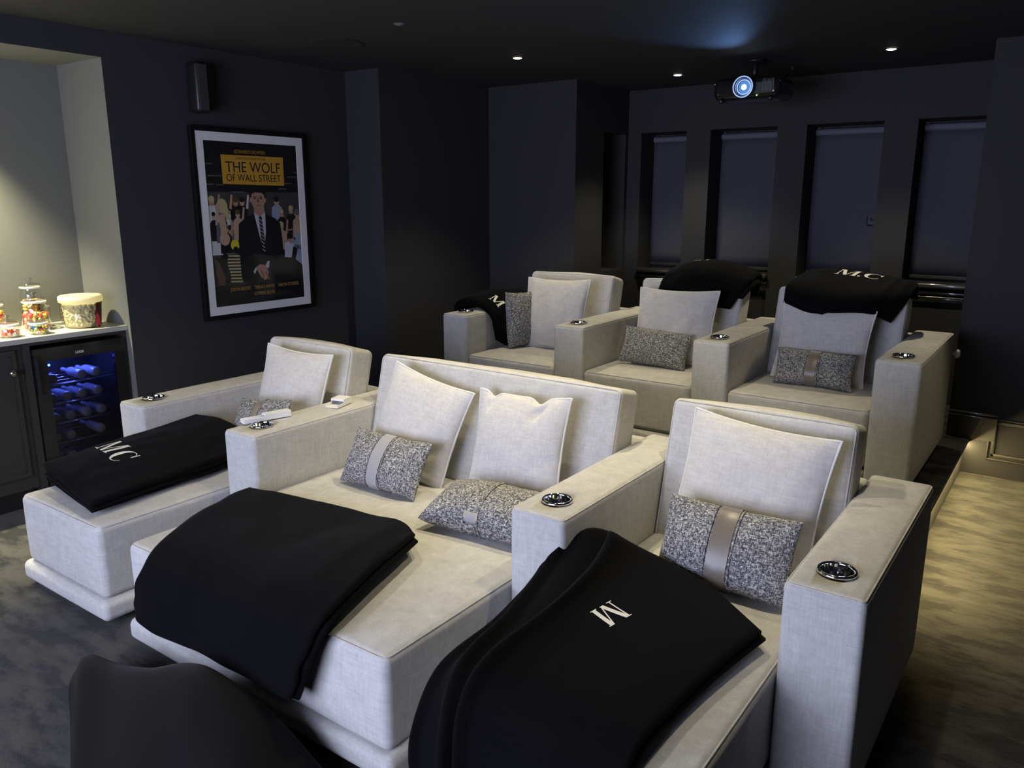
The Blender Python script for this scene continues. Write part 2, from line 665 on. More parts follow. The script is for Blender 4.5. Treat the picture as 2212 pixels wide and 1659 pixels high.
# small unlit ceiling sensor and ceiling speaker
t = thing('ceiling_sensor', 'small pale dim fitting in the ceiling left of the lit downlights', 'ceiling fitting', (-2.86, 1.34, CEIL))
b = bmesh.new()
add_lathe(b, [(0.0001, -0.010), (0.012, -0.010), (0.016, -0.005), (0.030, -0.003), (0.032, 0.0)], 24)
obj('sensor_cap', b, plain('dim_fitting', (0.12, 0.11, 0.12), 0.4), t, True)
t = thing('ceiling_speaker', 'round black speaker grille set into the ceiling above the poster', 'speaker', (-3.548, 1.518, CEIL))
b = bmesh.new()
add_lathe(b, [(0.0001, -0.006), (0.13, -0.006), (0.145, -0.008), (0.160, -0.006), (0.165, 0.0)], 40)
obj('grille', b, M['dark'], t, True)

# niche spotlights; the second one is added to brighten the niche
for yy in (-0.50, -1.20):
    t = thing('niche_downlight', 'small warm downlight in the soffit of the sweet counter niche, %s' % ('nearer the fridge' if yy > -1 else 'added unseen fill light'), 'ceiling light', (-4.64, yy, 2.54), group='niche downlights')
    b = bmesh.new()
    add_lathe(b, [(0.03, -0.001), (0.032, -0.005), (0.042, -0.005), (0.045, -0.001)], 24)
    obj('bezel', b, M['nickel'], t, True)
    b = bmesh.new()
    add_lathe(b, [(0.0001, -0.003), (0.027, -0.002)], 24)
    obj('bulb', b, M['bulb'], t, True)
    spot_lamp(t, NICHE_W, (1.0, 0.92, 0.62), 92, 0.7, (0, 0, -0.02), 0.03, (0, rad(11), 0))

# ------------------------------------------------------------------ sofas
ARM_W = 0.22


def welt_rect(bm, pts, r=0.0035):
    add_tube(bm, pts, r, 6, True)


def rounded_loop(x0, x1, y0, y1, z, r, n=5, plane='xy'):
    pts = []
    for (cx, cy, a0) in ((x1 - r, y1 - r, 0), (x0 + r, y1 - r, 90), (x0 + r, y0 + r, 180), (x1 - r, y0 + r, 270)):
        for k in range(n + 1):
            a = rad(a0 + 90 * k / n)
            u, v = cx + r * math.cos(a), cy + r * math.sin(a)
            pts.append((u, v, z) if plane == 'xy' else (u, z, v))
    return pts


def make_arm(parent, x0, length, h=0.72, cup_y=0.135, seed=0, cup_dx=0.0):
    """arm from local x0 to x0+ARM_W, front at y=0"""
    b = bmesh.new()
    soft_box(b, (x0 + ARM_W / 2, length / 2, h / 2 + 0.02), (ARM_W, length, h - 0.04), 0.022, 4, 8,
             (0.004, 0.004, 0.004, 0.004, 0.010, 0), 0.006, seed)
    arm = obj('arm', b, M['linen'], parent, True)
    cx = x0 + ARM_W / 2 + cup_dx
    cut = bmesh.new()
    add_lathe(cut, [(0.0475, -0.11), (0.0475, 0.08)], 32, (cx, cup_y, h), True, True)
    co = obj('cutter', cut, M['dark'])
    co.matrix_world = parent.matrix_world
    bpy.context.view_layer.update()
    co.location = parent.matrix_world.translation
    co.rotation_euler = parent.rotation_euler
    boolean_cut(arm, co)
    cm = co.data
    bpy.data.objects.remove(co)
    bpy.data.meshes.remove(cm)
    for p in arm.data.polygons:
        p.use_smooth = True
    wb = bmesh.new()
    i = 0.0068
    add_tube(wb, rounded_loop(x0 + i, x0 + ARM_W - i, i, length - i, h - i + 0.001, 0.02), 0.0032, 6, True)
    obj('welt', wb, M['linen'], arm, True)
    cb = bmesh.new()
    add_lathe(cb, [(0.0001, -0.088), (0.036, -0.088), (0.043, -0.080), (0.0445, -0.070), (0.0445, 0.004), (0.046, 0.008), (0.052, 0.009),
                   (0.0555, 0.006), (0.056, 0.001), (0.053, -0.002), (0.0468, -0.003), (0.0468, -0.09), (0.0001, -0.092)], 40, (cx, cup_y, h + 0.006))
    obj('cup_holder', cb, M['chrome'], arm, True)['label'] = 'chrome cup holder sunk in the arm'
    return arm


def make_seat_unit(name, label, cat, loc, x0, x1, arms, length, chaise, group, seed=0):
    """x0..x1 inner seat width (local). arms: list of 'L','R'."""
    t = thing(name, label, cat, loc, group=group)
    bpy.context.view_layer.update()
    yf = -0.614 if chaise else 0.004
    w = x1 - x0
    cx = (x0 + x1) / 2
    seat_h = 0.443
    yb = 0.86
    zb = 0.12
    sb = bmesh.new()
    soft_box(sb, (cx, (yf + yb) / 2, (seat_h + zb) / 2), (w - 0.006, yb - yf, seat_h - zb), 0.030, 5, 10,
             (0.004, 0.004, 0, 0.008, 0.016, 0), 0.012, seed)
    seat = obj('seat', sb, M['linen'], t, True)
    wb = bmesh.new()
    i = 0.009
    add_tube(wb, rounded_loop(x0 + 0.003 + i, x1 - 0.003 - i, yf + i, yb - i, seat_h - i + 0.002, 0.03), 0.0032, 6, True)
    obj('welt', wb, M['linen'], seat, True)
    # padded plinth roll and dark recessed foot
    pb = bmesh.new()
    e = 0.022 if chaise else 0.0
    soft_box(pb, (cx, (yf + yb) / 2 - e / 2, 0.075), (w + (2 * e if chaise else -0.008), yb - yf + e, 0.092), 0.030, 4, 6,
             (0.004, 0.004, 0, 0.004, 0, 0), 0.0, seed)
    if chaise:
        # the roll only wraps the part in front of the arms
        geom = [v for v in pb.verts if v.co.y > -0.01]
        for v in geom:
            v.co.x = cx + (v.co.x - cx) * ((w - 0.008) / (w + 2 * e))
    obj('plinth_roll', pb, M['linen'], t, True)
    fb = bmesh.new()
    add_box(fb, x0 + 0.05, x1 - 0.05, yf + 0.06, yb - 0.05, 0.0, 0.06)
    obj('foot_base', fb, M['dark'], t)
    # tall loose back cushion
    bc = bmesh.new()
    bh, bt = 0.59, 0.175
    m4 = Matrix.Translation((0, 0.672, 0.405)) @ Matrix.Rotation(rad(-14), 4, 'X')
    soft_box(bc, (0, 0, 0), (w - 0.012, bt, bh), 0.026, 5, 10, (0.006, 0.006, 0.010, 0.016, 0.016, 0), 0.012, seed + 3,
             Matrix.Translation((cx, 0, 0)) @ m4 @ Matrix.Translation((0, bt / 2, bh / 2)))
    bk = obj('back_cushion', bc, M['linen'], t, True)
    wb = bmesh.new()
    for yy in (0.006, bt - 0.006):
        lp = rounded_loop(x0 + 0.013, x1 - 0.013, 0.007, bh - 0.007, yy, 0.028, 5, 'xz')
        add_tube(wb, [m4 @ Vector(p) for p in lp], 0.0032, 6, True)
    obj('welt', wb, M['linen'], bk, True)
    # low back frame at arm height
    fr = bmesh.new()
    soft_box(fr, (cx, length - 0.06, 0.36), (w - 0.004, 0.12, 0.68), 0.022, 4, 6, (0, 0, 0.003, 0.003, 0.008, 0), 0.004, seed + 5)
    obj('back_frame', fr, M['linen'], t, True)
    for a in arms:
        make_arm(t, x0 - ARM_W if a == 'L' else x1, length, seed=seed + (11 if a == 'L' else 17))
    return t


X0, X1, X2 = -3.4708, -2.5633, -0.9363     # right-hand sides of the front row arms
G1, G2 = 'cinema seats in the front row', 'cinema seats on the raised rear platform'
make_seat_unit('cinema_armchair', 'pale linen chaise armchair at the left end of the front row, nearest the fridge', 'armchair',
               (0, 0, 0), X0, X1 - ARM_W, ['L'], 1.10, True, G1, 1)
make_seat_unit('cinema_loveseat', 'double-width pale linen chaise loveseat in the middle of the front row', 'sofa',
               (0, 0, 0), X1, X2 - ARM_W, ['L', 'R'], 1.10, True, G1, 2)
make_seat_unit('cinema_armchair', 'pale linen chaise armchair at the right end of the front row, nearest the camera', 'armchair',
               (0, 0, 0), X2, -ARM_W, ['R'], 1.10, True, G1, 4)
B = [-3.1509, -2.2022, -1.2402, -0.2497]
RY, RZ = 2.2423, 0.2354
make_seat_unit('cinema_armchair', 'grey linen armchair at the left end of the rear row, throw over its arm', 'armchair',
               (0, RY, RZ), B[0], B[1] - ARM_W, ['L'], 1.17, False, G2, 5)
make_seat_unit('cinema_armchair', 'grey linen armchair in the middle of the rear row below the projector', 'armchair',
               (0, RY, RZ), B[1], B[2] - ARM_W, ['L', 'R'], 1.17, False, G2, 6)
rr = make_seat_unit('cinema_armchair', 'grey linen armchair at the right end of the rear row, nearest the aisle', 'armchair',
                    (0, RY, RZ), B[2], B[3] - ARM_W, ['R'], 1.17, False, G2, 8)
b = bmesh.new()
add_lathe(b, [(0.012, -0.012), (0.012, 0.015), (0.024, 0.018), (0.028, 0.028), (0.024, 0.040), (0.010, 0.046), (0.0001, 0.047)], 20,
          (B[3] - 0.001, 1.12, 0.60), True, False, Matrix.Rotation(rad(90), 4, 'Y'))
obj('side_knob', b, M['piping'], rr, True)


# ------------------------------------------------------------------ cushions
def pillow_bm(w, h, t, n=26, pinch=0.07, seed=0, wr=0.010, power=0.55, sag=0.0, folds=None, dents=()):
    bm = bmesh.new()
    off = Vector((seed * 5.3, seed * 2.1, 0))

    def outline(u, v):
        x = w / 2 * u * (1 - pinch * (1 - v * v) * abs(u) ** 3)
        z = h / 2 * v * (1 - pinch * (1 - u * u) * abs(v) ** 3)
        for (du, dw, dd) in dents:
            z -= dd * math.exp(-((u - du) / dw) ** 2) * max(0.0, v) ** 5
        return x, z

    def P(u, v, s):
        x, z = outline(u, v)
        e = max(0.0, (1 - u * u)) ** power * max(0.0, (1 - v * v)) ** power
        vv = 1 - sag * v
        d = t / 2 * e * vv
        # creases running in from the edges
        c = noise.noise(Vector((x * 9, z * 4.0, s * 3)) + off) * wr + noise.noise(Vector((x * 22, z * 8.0, s * 5)) + off) * wr * 0.45
        d += c * min(1.0, 4 * e)
        if folds and s < 0:
            for (fu, fv, du, dv, wd, dep, ln) in folds:
                a, b_ = u - fu, v - fv
                along = a * du + b_ * dv
                across = -a * dv + b_ * du
                d += dep * math.exp(-(across / wd) ** 2) * math.exp(-(along / ln) ** 2)
        return Vector((x, s * max(d, -0.002), z + h / 2))
    us = [math.sin(PI / 2 * (2 * i / n - 1)) for i in range(n + 1)]
    grid = {}
    for s in (-1, 1):
        for i, u in enumerate(us):
            for j, v in enumerate(us):
                edge = i in (0, n) or j in (0, n)
                if edge and s == 1:
                    grid[(s, i, j)] = grid[(-1, i, j)]
                else:
                    grid[(s, i, j)] = bm.verts.new(P(u, v, s))
    for s in (-1, 1):
        for i in range(n):
            for j in range(n):
                q = [grid[(s, i, j)], grid[(s, i + 1, j)], grid[(s, i + 1, j + 1)], grid[(s, i, j + 1)]]
                bm.faces.new(q if s < 0 else q[::-1])
    rim = []
    m = 40
    for k in range(m):
        rim.append(P(-1 + 2 * k / m, -1, -1))
    for k in range(m):
        rim.append(P(1, -1 + 2 * k / m, -1))
    for k in range(m):
        rim.append(P(1 - 2 * k / m, 1, -1))
    for k in range(m):
        rim.append(P(-1, 1 - 2 * k / m, -1))
    return bm, rim, P


def scatter_cushion(label, loc, w, h, lean, roll=0, yaw=0, t=0.15, seed=0, wr=0.010, sag=0.25, folds=None, dents=()):
    o = thing('scatter_cushion', label, 'cushion', loc, (0, 0, 0), 'plain piped scatter cushions')
    o.rotation_euler = (Matrix.Rotation(rad(yaw), 4, 'Z') @ Matrix.Rotation(rad(-lean), 4, 'X') @ Matrix.Rotation(rad(-roll), 4, 'Y')).to_euler()
    bm, rim, P = pillow_bm(w, h, t, 34, 0.07, seed, wr, 0.5, sag, folds, dents)
    obj('cushion_cover', bm, M['linen_cushion'], o, True)
    pb = bmesh.new()
    add_tube(pb, rim, 0.0058, 8, True)
    obj('piping', pb, M['piping'], o, True)
    return o


def lumbar_cushion(label, loc, w, h, rot, t=0.13, seed=0, band='satin', band_w=0.07, tag_face=False, sag=0.15):
    o = thing('lumbar_cushion', label, 'cushion', loc, (0, 0, 0), 'tweed lumbar cushions')
    yaw, lean, roll = rot
    o.rotation_euler = (Matrix.Rotation(rad(yaw), 4, 'Z') @ Matrix.Rotation(rad(-lean), 4, 'X') @ Matrix.Rotation(rad(-roll), 4, 'Y')).to_euler()
    bm, rim, P = pillow_bm(w, h, t, 30, 0.055, seed, 0.009, 0.45, sag)
    obj('cushion_cover', bm, M['tweed'], o, True)
    # wrapped band round the middle, with two stitched ridges
    bb = bmesh.new()
    uw = band_w / w
    rings = []
    m = 28
    for i in range(7):
        u = -uw + 2 * uw * i / 6
        ring = []
        for s, rng in ((-1, range(0, m + 1)), (1, range(m - 1, 0, -1))):
            for k in rng:
                v = math.sin(PI / 2 * (2 * k / m - 1))
                p = P(u, v * 0.9995, s)
                q = p.copy()
                q.y += 0.0035 * s
                q.z += 0.0035 * (1 if v > 0.98 else (-1 if v < -0.98 else 0))
                ring.append(bb.verts.new(q))
        rings.append(ring)
    L = len(rings[0])
    for A_, B_ in zip(rings, rings[1:]):
        for k in range(L):
            bb.faces.new((A_[k], A_[(k + 1) % L], B_[(k + 1) % L], B_[k]))
    bd = obj('band', bb, M[band], o, True)
    bd['label'] = 'satin band wrapped round the middle'
    for sgn in (() if band == 'tweed' else (-1, 1)):
        pb = bmesh.new()
        u = sgn * (uw + 0.035)
        pts = []
        for s, rng in ((-1, range(0, m + 1)), (1, range(m - 1, 0, -1))):
            for k in rng:
                v = math.sin(PI / 2 * (2 * k / m - 1))
                p = P(u, v, s)
                p.y += 0.002 * s
                pts.append(p)
        add_tube(pb, pts, 0.0035, 6, True)
        obj('stitched_ridge', pb, M['tweed'], o, True)
    if tag_face:
        tb = bmesh.new()
        u0, u1, v0, v1, s = tag_face
        gr = [[tb.verts.new(P(u0 + (u1 - u0) * i / 6, v0 + (v1 - v0) * j / 6, s) + Vector((0, 0.004 * s, 0.003 * (-1 if v0 < -0.6 else 0)))) for i in range(7)] for j in range(7)]
        for j in range(6):
            for i in range(6):
                tb.faces.new((gr[j][i], gr[j][i + 1], gr[j + 1][i + 1], gr[j + 1][i]))
        bmesh.ops.solidify(tb, geom=tb.faces[:], thickness=0.001)
        tg = obj('satin_label', tb, M['white_tag'], o, True)
        tg['label'] = 'pale satin label'
    return o


fA = [(-0.25, 0.45, 0.75, 0.6, 0.05, -0.008, 0.4), (0.1, 0.3, 0.8, 0.6, 0.06, 0.009, 0.45), (0.4, -0.35, 0.9, 0.5, 0.05, 0.010, 0.35)]
scatter_cushion('piped linen cushion leaning on the back of the left front armchair', (-3.075, 0.545, 0.452), 0.53, 0.53, 17, -1, 0, 0.15, 1, 0.012, 0.2, fA)
scatter_cushion('tilted piped linen cushion on the loveseat behind the banded tweed cushion', (-2.190, 0.545, 0.462), 0.50, 0.50, 18, -11, 2, 0.15, 2, 0.010, 0.3,
                [(0.6, -0.35, 0.8, 0.6, 0.05, -0.012, 0.35), (0.4, -0.85, 1, 0.1, 0.08, 0.015, 0.5)])
scatter_cushion('upright piped linen cushion with a dented top edge, right side of the loveseat', (-1.555, 0.55, 0.447), 0.49, 0.50, 17, 3, -2, 0.14, 3, 0.008, 0.15,
                [(0.45, 0.75, 0.5, 0.85, 0.07, -0.03, 0.22), (-0.62, 0.8, 0.3, 0.9, 0.06, -0.025, 0.2), (0.85, -0.1, 1, 0.3, 0.05, -0.012, 0.25)], ((0.38, 0.14, 0.030), (-0.66, 0.11, 0.022)))
scatter_cushion('large piped linen cushion on the right front armchair', (-0.560, 0.545, 0.445), 0.54, 0.54, 18, -4, 0, 0.15, 4, 0.008, 0.2,
                [(0.7, -0.3, 0.7, 0.7, 0.05, 0.010, 0.3)])
scatter_cushion('crumpled piped cushion on the left rear armchair beside the upright tweed cushion', (-2.745, 2.69, 0.690), 0.53, 0.52, 16, 1, 0, 0.15, 5, 0.018, 0.2, fA)
scatter_cushion('wrinkled piped cushion on the middle rear armchair, black throw hanging behind it', (-1.815, 2.71, 0.690), 0.56, 0.50, 16, 1, 0, 0.15, 6, 0.018, 0.2, fA)
scatter_cushion('smooth linen cushion on the right rear armchair, top under the M.C throw', (-0.875, 2.72, 0.690), 0.53, 0.455, 14, -2, 0, 0.13, 7, 0.005, 0.2)

lumbar_cushion('tweed cushion on the left front armchair, half hidden behind the long white tray', (-3.01, 0.315, 0.458), 0.43, 0.31, (-4, 24, 8), 0.12, 11, 'satin', 0.055)
lumbar_cushion('banded tweed cushion on the left side of the loveseat, grey satin band lit', (-2.145, 0.33, 0.463), 0.47, 0.265, (0, 30, 0), 0.13, 12, 'satin_grey', 0.066)
lumbar_cushion('tweed cushion lying flat on the right side of the loveseat, pale label on its edge', (-1.44, 0.165, 0.505), 0.53, 0.30, (8, 77, 0), 0.18, 13, 'tweed', 0.02,
               (-0.20, 0.03, -0.995, -0.84, -1))
lumbar_cushion('large tweed cushion with taupe satin band on the right front armchair', (-0.525, 0.33, 0.458), 0.47, 0.29, (0, 24, 0), 0.14, 14, 'satin', 0.072)
lumbar_cushion('tweed cushion standing on end against the black throw on the left rear armchair', (-2.945, 2.65, 0.690), 0.27, 0.41, (74, 8, -2), 0.14, 15, 'tweed', 0.02,
               (0.80, 0.97, -0.15, 0.15, 1))
lumbar_cushion('plain-faced tweed cushion on the middle rear armchair', (-1.88, 2.57, 0.692), 0.48, 0.245, (0, 22, -2), 0.13, 16, 'tweed', 0.03)
lumbar_cushion('slumped tweed cushion with olive satin band on the right rear armchair', (-0.86, 2.57, 0.692), 0.45, 0.215, (0, 20, 0), 0.14, 17, 'satin', 0.058)


# ------------------------------------------------------------------ throws
def catmull(p0, p1, p2, p3, t):
    return 0.5 * ((2 * p1) + (-p0 + p2) * t + (2 * p0 - 5 * p1 + 4 * p2 - p3) * t * t + (-p0 + 3 * p1 - 3 * p2 + p3) * t ** 3)


class Patch:
    """cloth sheet through a grid of control points; u across columns, v down rows"""

    def __init__(self, rows, disp=None):
        self.g = [[Vector(p) for p in r] for r in rows]
        self.R, self.C = len(rows), len(rows[0])
        self.disp = disp

    def raw(self, u, v):
        fu, fv = min(max(u, 0), 1) * (self.C - 1), min(max(v, 0), 1) * (self.R - 1)
        iu, iv = min(int(fu), self.C - 2), min(int(fv), self.R - 2)
        tu, tv = fu - iu, fv - iv
        col = []
        for dv in (-1, 0, 1, 2):
            r = iv + dv
            row = self.g[min(max(r, 0), self.R - 1)]

            def gp(k):
                if k < 0:
                    return row[0] * 2 - row[1]
                if k > self.C - 1:
                    return row[-1] * 2 - row[-2]
                return row[k]
            p = catmull(gp(iu - 1), gp(iu), gp(iu + 1), gp(iu + 2), tu)
            if r < 0:
                p = (p, 'lo')
            elif r > self.R - 1:
                p = (p, 'hi')
            col.append(p)
        if isinstance(col[3], tuple):
            col[3] = col[2] * 2 - col[1]
        if isinstance(col[0], tuple):
            col[0] = col[1] * 2 - col[2]
        return catmull(*col, tv)

    def normal(self, u, v):
        e = 0.004
        du = self.raw(min(u + e, 1), v) - self.raw(max(u - e, 0), v)
        dv = self.raw(u, min(v + e, 1)) - self.raw(u, max(v - e, 0))
        n = dv.cross(du)
        return n.normalized() if n.length > 1e-12 else Vector((0, 0, 1))

    def at(self, u, v, off=0.0):
        p, n = self.raw(u, v), self.normal(u, v)
        d = self.disp(u, v) if self.disp else 0.0
        return p + n * (d + off)


def sheet(bm, patch, nu, nv, th, inset=0.0, edge=None):
    top, bot = [], []
    for j in range(nv + 1):
        a, b_ = [], []
        for i in range(nu + 1):
            u, v = i / nu, j / nv
            e = min(u, 1 - u, v, 1 - v)
            k = math.sqrt(min(1.0, e / 0.02 + 0.12))
            uu = inset + u * (1 - 2 * inset)
            vv = inset + v * (1 - 2 * inset)
            if edge:
                du, dv = edge(u, v)
                uu, vv = min(1, max(0, uu + du)), min(1, max(0, vv + dv))
            p = patch.at(uu, vv)
            n = patch.normal(uu, vv)
            a.append(bm.verts.new(p + n * th * 0.5 * k))
            b_.append(bm.verts.new(p - n * th * 0.5 * k))
        top.append(a)
        bot.append(b_)
    for j in range(nv):
        for i in range(nu):
            bm.faces.new((top[j][i], top[j + 1][i], top[j + 1][i + 1], top[j][i + 1]))
            bm.faces.new((bot[j][i], bot[j][i + 1], bot[j + 1][i + 1], bot[j + 1][i]))
    ring = [(0, i) for i in range(nu)] + [(j, nu) for j in range(nv)] + [(nv, i) for i in range(nu, 0, -1)] + [(j, 0) for j in range(nv, 0, -1)]
    for k in range(len(ring)):
        a, b_ = ring[k], ring[(k + 1) % len(ring)]
        bm.faces.new((top[a[0]][a[1]], top[b_[0]][b_[1]], bot[b_[0]][b_[1]], bot[a[0]][a[1]]))


def glyph_quads(ch):
    """letter strokes as quads in a unit cap-height box: bold high-contrast serif capitals"""
    q = []

    def stroke(x0, y0, x1, y1, w0, w1=None):
        w1 = w0 if w1 is None else w1
        q.append(((x0 - w0 / 2, y0), (x0 + w0 / 2, y0), (x1 + w1 / 2, y1), (x1 - w1 / 2, y1)))
    if ch == 'M':
        stroke(0.14, 0.0, 0.14, 1.0, 0.055)
        stroke(0.22, 1.0, 0.58, 0.02, 0.20)
        stroke(0.60, 0.02, 0.96, 1.0, 0.055)
        stroke(1.03, 0.0, 1.03, 1.0, 0.19)
        for (a, b_) in ((0.0, 0.28), (0.86, 1.2)):
            q.append(((a, 0), (b_, 0), (b_, 0.035), (a, 0.035)))
        for (a, b_) in ((0.02, 0.2), (1.0, 1.2)):
            q.append(((a, 0.965), (b_, 0.965), (b_, 1), (a, 1)))
        return q, 1.22
    if ch == '.':
        n = 10
        for k in range(n):
            a0, a1 = PI * k / n, PI * (k + 1) / n
            q.append(((0.1 + 0.085 * math.cos(a0), 0.085 + 0.085 * math.sin(a0)), (0.1 + 0.085 * math.cos(a1), 0.085 + 0.085 * math.sin(a1)),
                      (0.1 + 0.085 * math.cos(-a1), 0.085 + 0.085 * math.sin(-a1)), (0.1 + 0.085 * math.cos(-a0), 0.085 + 0.085 * math.sin(-a0))))
        return q, 0.26
    if ch == 'C':
        n = 26
        pts = []
        for k in range(n + 1):
            a = rad(42 + 280 * k / n)
            wd = 0.035 + 0.19 * max(0.0, -math.cos(a)) ** 1.4
            ro = Vector((0.48 + 0.46 * math.cos(a), 0.5 + 0.5 * math.sin(a)))
            d = Vector((math.cos(a), math.sin(a)))
            pts.append((ro, ro - d * wd))
        for (a, b_), (c, d) in zip(pts, pts[1:]):
            q.append((tuple(a), tuple(c), tuple(d), tuple(b_)))
        q.append(((0.80, 0.62), (0.86, 0.62), (0.86, 0.98), (0.82, 0.98)))
        q.append(((0.76, 0.74), (0.86, 0.62), (0.86, 0.80), (0.80, 0.86)))
        return q, 0.98
    return q, 0.5


def monogram(parent, patch, text, u0, v0, size, ang, lift, slant=0.0, clip=None):
    """embroider text on the sheet: origin at (u0,v0), reading direction turned by ang in the sheet"""
    e = 0.01
    pu = (patch.raw(min(u0 + e, 1), v0) - patch.raw(u0 - e, v0)).length / (2 * e)
    pv = (patch.raw(u0, min(v0 + e, 1)) - patch.raw(u0, v0 - e)).length / (2 * e)
    ca, sa = math.cos(rad(ang)), math.sin(rad(ang))
    bm = bmesh.new()
    x = 0.0
    for ch in text:
        quads, adv = glyph_quads(ch)
        for q in quads:
            NX, NY = 3, 7
            grid = []
            for j in range(NY + 1):
                row = []
                for i in range(NX + 1):
                    s, t = i / NX, j / NY
                    a = Vector(q[0]) * (1 - s) + Vector(q[1]) * s
                    b_ = Vector(q[3]) * (1 - s) + Vector(q[2]) * s
                    c = a * (1 - t) + b_ * t
                    X, Y = (c.x + x + slant * c.y) * size, c.y * size
                    du = (X * ca - Y * sa) / pu
                    dv = -(X * sa + Y * ca) / pv
                    row.append(bm.verts.new(patch.at(min(max(u0 + du, 0), 1), min(max(v0 + dv, 0), 1), lift)))
                grid.append(row)
            for j in range(NY):
                for i in range(NX):
                    bm.faces.new((grid[j][i], grid[j][i + 1], grid[j + 1][i + 1], grid[j + 1][i]))
        x += adv
    bmesh.ops.recalc_face_normals(bm, faces=bm.faces)
    r = bmesh.ops.solidify(bm, geom=bm.faces[:], thickness=0.0012)
    o = obj('monogram', bm, M['letter'], parent, False)
    o['label'] = 'white embroidered letters'
    return o


def wrinkle(seed, amp, fx=4.0, fy=4.0):
    def f(u, v):
        return amp * (noise.noise(Vector((u * fx, v * fy, seed))) + 0.5 * noise.noise(Vector((u * fx * 2.3, v * fy * 2.3, seed + 7))))
    return f


def throw(label, layers, parent=None):
    o = thing('throw_blanket', label, 'blanket', (0, 0, 0), group='folded black fleece throws')
    bm = bmesh.new()
    for (p, th, nu, nv, inset, *ed) in layers:
        sheet(bm, p, nu, nv, th, inset, ed[0] if ed else None)
    obj('blanket_cloth', bm, M['fleece'], o, True)
    return o


# 1: folded on the left chaise (columns left to right, rows back to front)
rows1 = [[(-3.455, 0.30, 0.615), (-3.30, 0.33, 0.612), (-3.12, 0.33, 0.585), (-2.97, 0.31, 0.535)],
         [(-3.460, 0.05, 0.590), (-3.30, 0.05, 0.590), (-3.12, 0.05, 0.565), (-2.94, 0.03, 0.520)],
         [(-3.475, -0.22, 0.568), (-3.30, -0.23, 0.570), (-3.12, -0.23, 0.550), (-2.92, -0.26, 0.512)],
         [(-3.495, -0.49, 0.545), (-3.30, -0.515, 0.535), (-3.12, -0.54, 0.515), (-2.905, -0.57, 0.500)]]
zb_ = 0.462


def layer1(f, seed):
    rr = []
    for j, r in enumerate(rows1):
        rr.append([(x + 0.008 * math.sin(seed * 3 + j * 2.1) * (1 if i == 3 else 0), y, zb_ + 0.006 + (z - zb_ - 0.006) * f) for i, (x, y, z) in enumerate(r)])
    return Patch(rr, wrinkle(seed, 0.006, 4, 5))


P1 = Patch(rows1, wrinkle(1, 0.008, 3, 4))
T1 = throw('folded black throw with letters M C on the left chaise footrest, facing the drinks fridge',
           [(P1, 0.028, 40, 50, 0.0), (layer1(0.72, 2), 0.024, 36, 40, 0.006), (layer1(0.42, 3), 0.024, 36, 40, 0.0), (layer1(0.12, 4), 0.02, 36, 40, 0.004)])
monogram(T1, P1, 'M', 0.055, 0.715, 0.112, -4, 0.0142, 0.1)
monogram(T1, P1, 'C', 0.35, 0.745, 0.115, -4, 0.0142, 0.1)

# 2: draped over the loveseat footrest
rows2 = [[(-2.545, -0.05, 0.480), (-2.25, 0.00, 0.482), (-1.95, 0.03, 0.485), (-1.70, 0.03, 0.50), (-1.53, -0.06, 0.515)],
         [(-2.49, -0.30, 0.482), (-2.20, -0.28, 0.484), (-1.90, -0.28, 0.488), (-1.62, -0.30, 0.515), (-1.45, -0.34, 0.515)],
         [(-2.345, -0.590, 0.470), (-2.10, -0.60, 0.476), (-1.85, -0.60, 0.478), (-1.57, -0.615, 0.490), (-1.375, -0.62, 0.485)],
         [(-2.385, -0.652, 0.36), (-2.15, -0.668, 0.36), (-1.87, -0.672, 0.36), (-1.60, -0.676, 0.36), (-1.415, -0.675, 0.37)],
         [(-2.415, -0.655, 0.27), (-2.17, -0.674, 0.275), (-1.89, -0.678, 0.29), (-1.61, -0.682, 0.292), (-1.445, -0.680, 0.292)],
         [(-2.405, -0.655, 0.185), (-2.20, -0.675, 0.185), (-1.90, -0.680, 0.218), (-1.63, -0.684, 0.225), (-1.475, -0.684, 0.225)]]
P2 = Patch(rows2, wrinkle(5, 0.009, 4, 4))
P2b = Patch(rows2, lambda u, v: wrinkle(5, 0.009, 4, 4)(u, v) + 0.024)


def hem2(u, v):
    return 0.012 * noise.noise(Vector((v * 9, u, 4))) * (1 - u) + (-0.018 + 0.012 * noise.noise(Vector((v * 7, 3, 1)))) * u, (-0.02 + 0.012 * noise.noise(Vector((u * 8, 5, 2)))) * v


T2 = throw('plain black throw draped over the front of the loveseat footrest', [(P2, 0.022, 60, 60, 0.0), (P2b, 0.024, 60, 60, 0.004, hem2)])

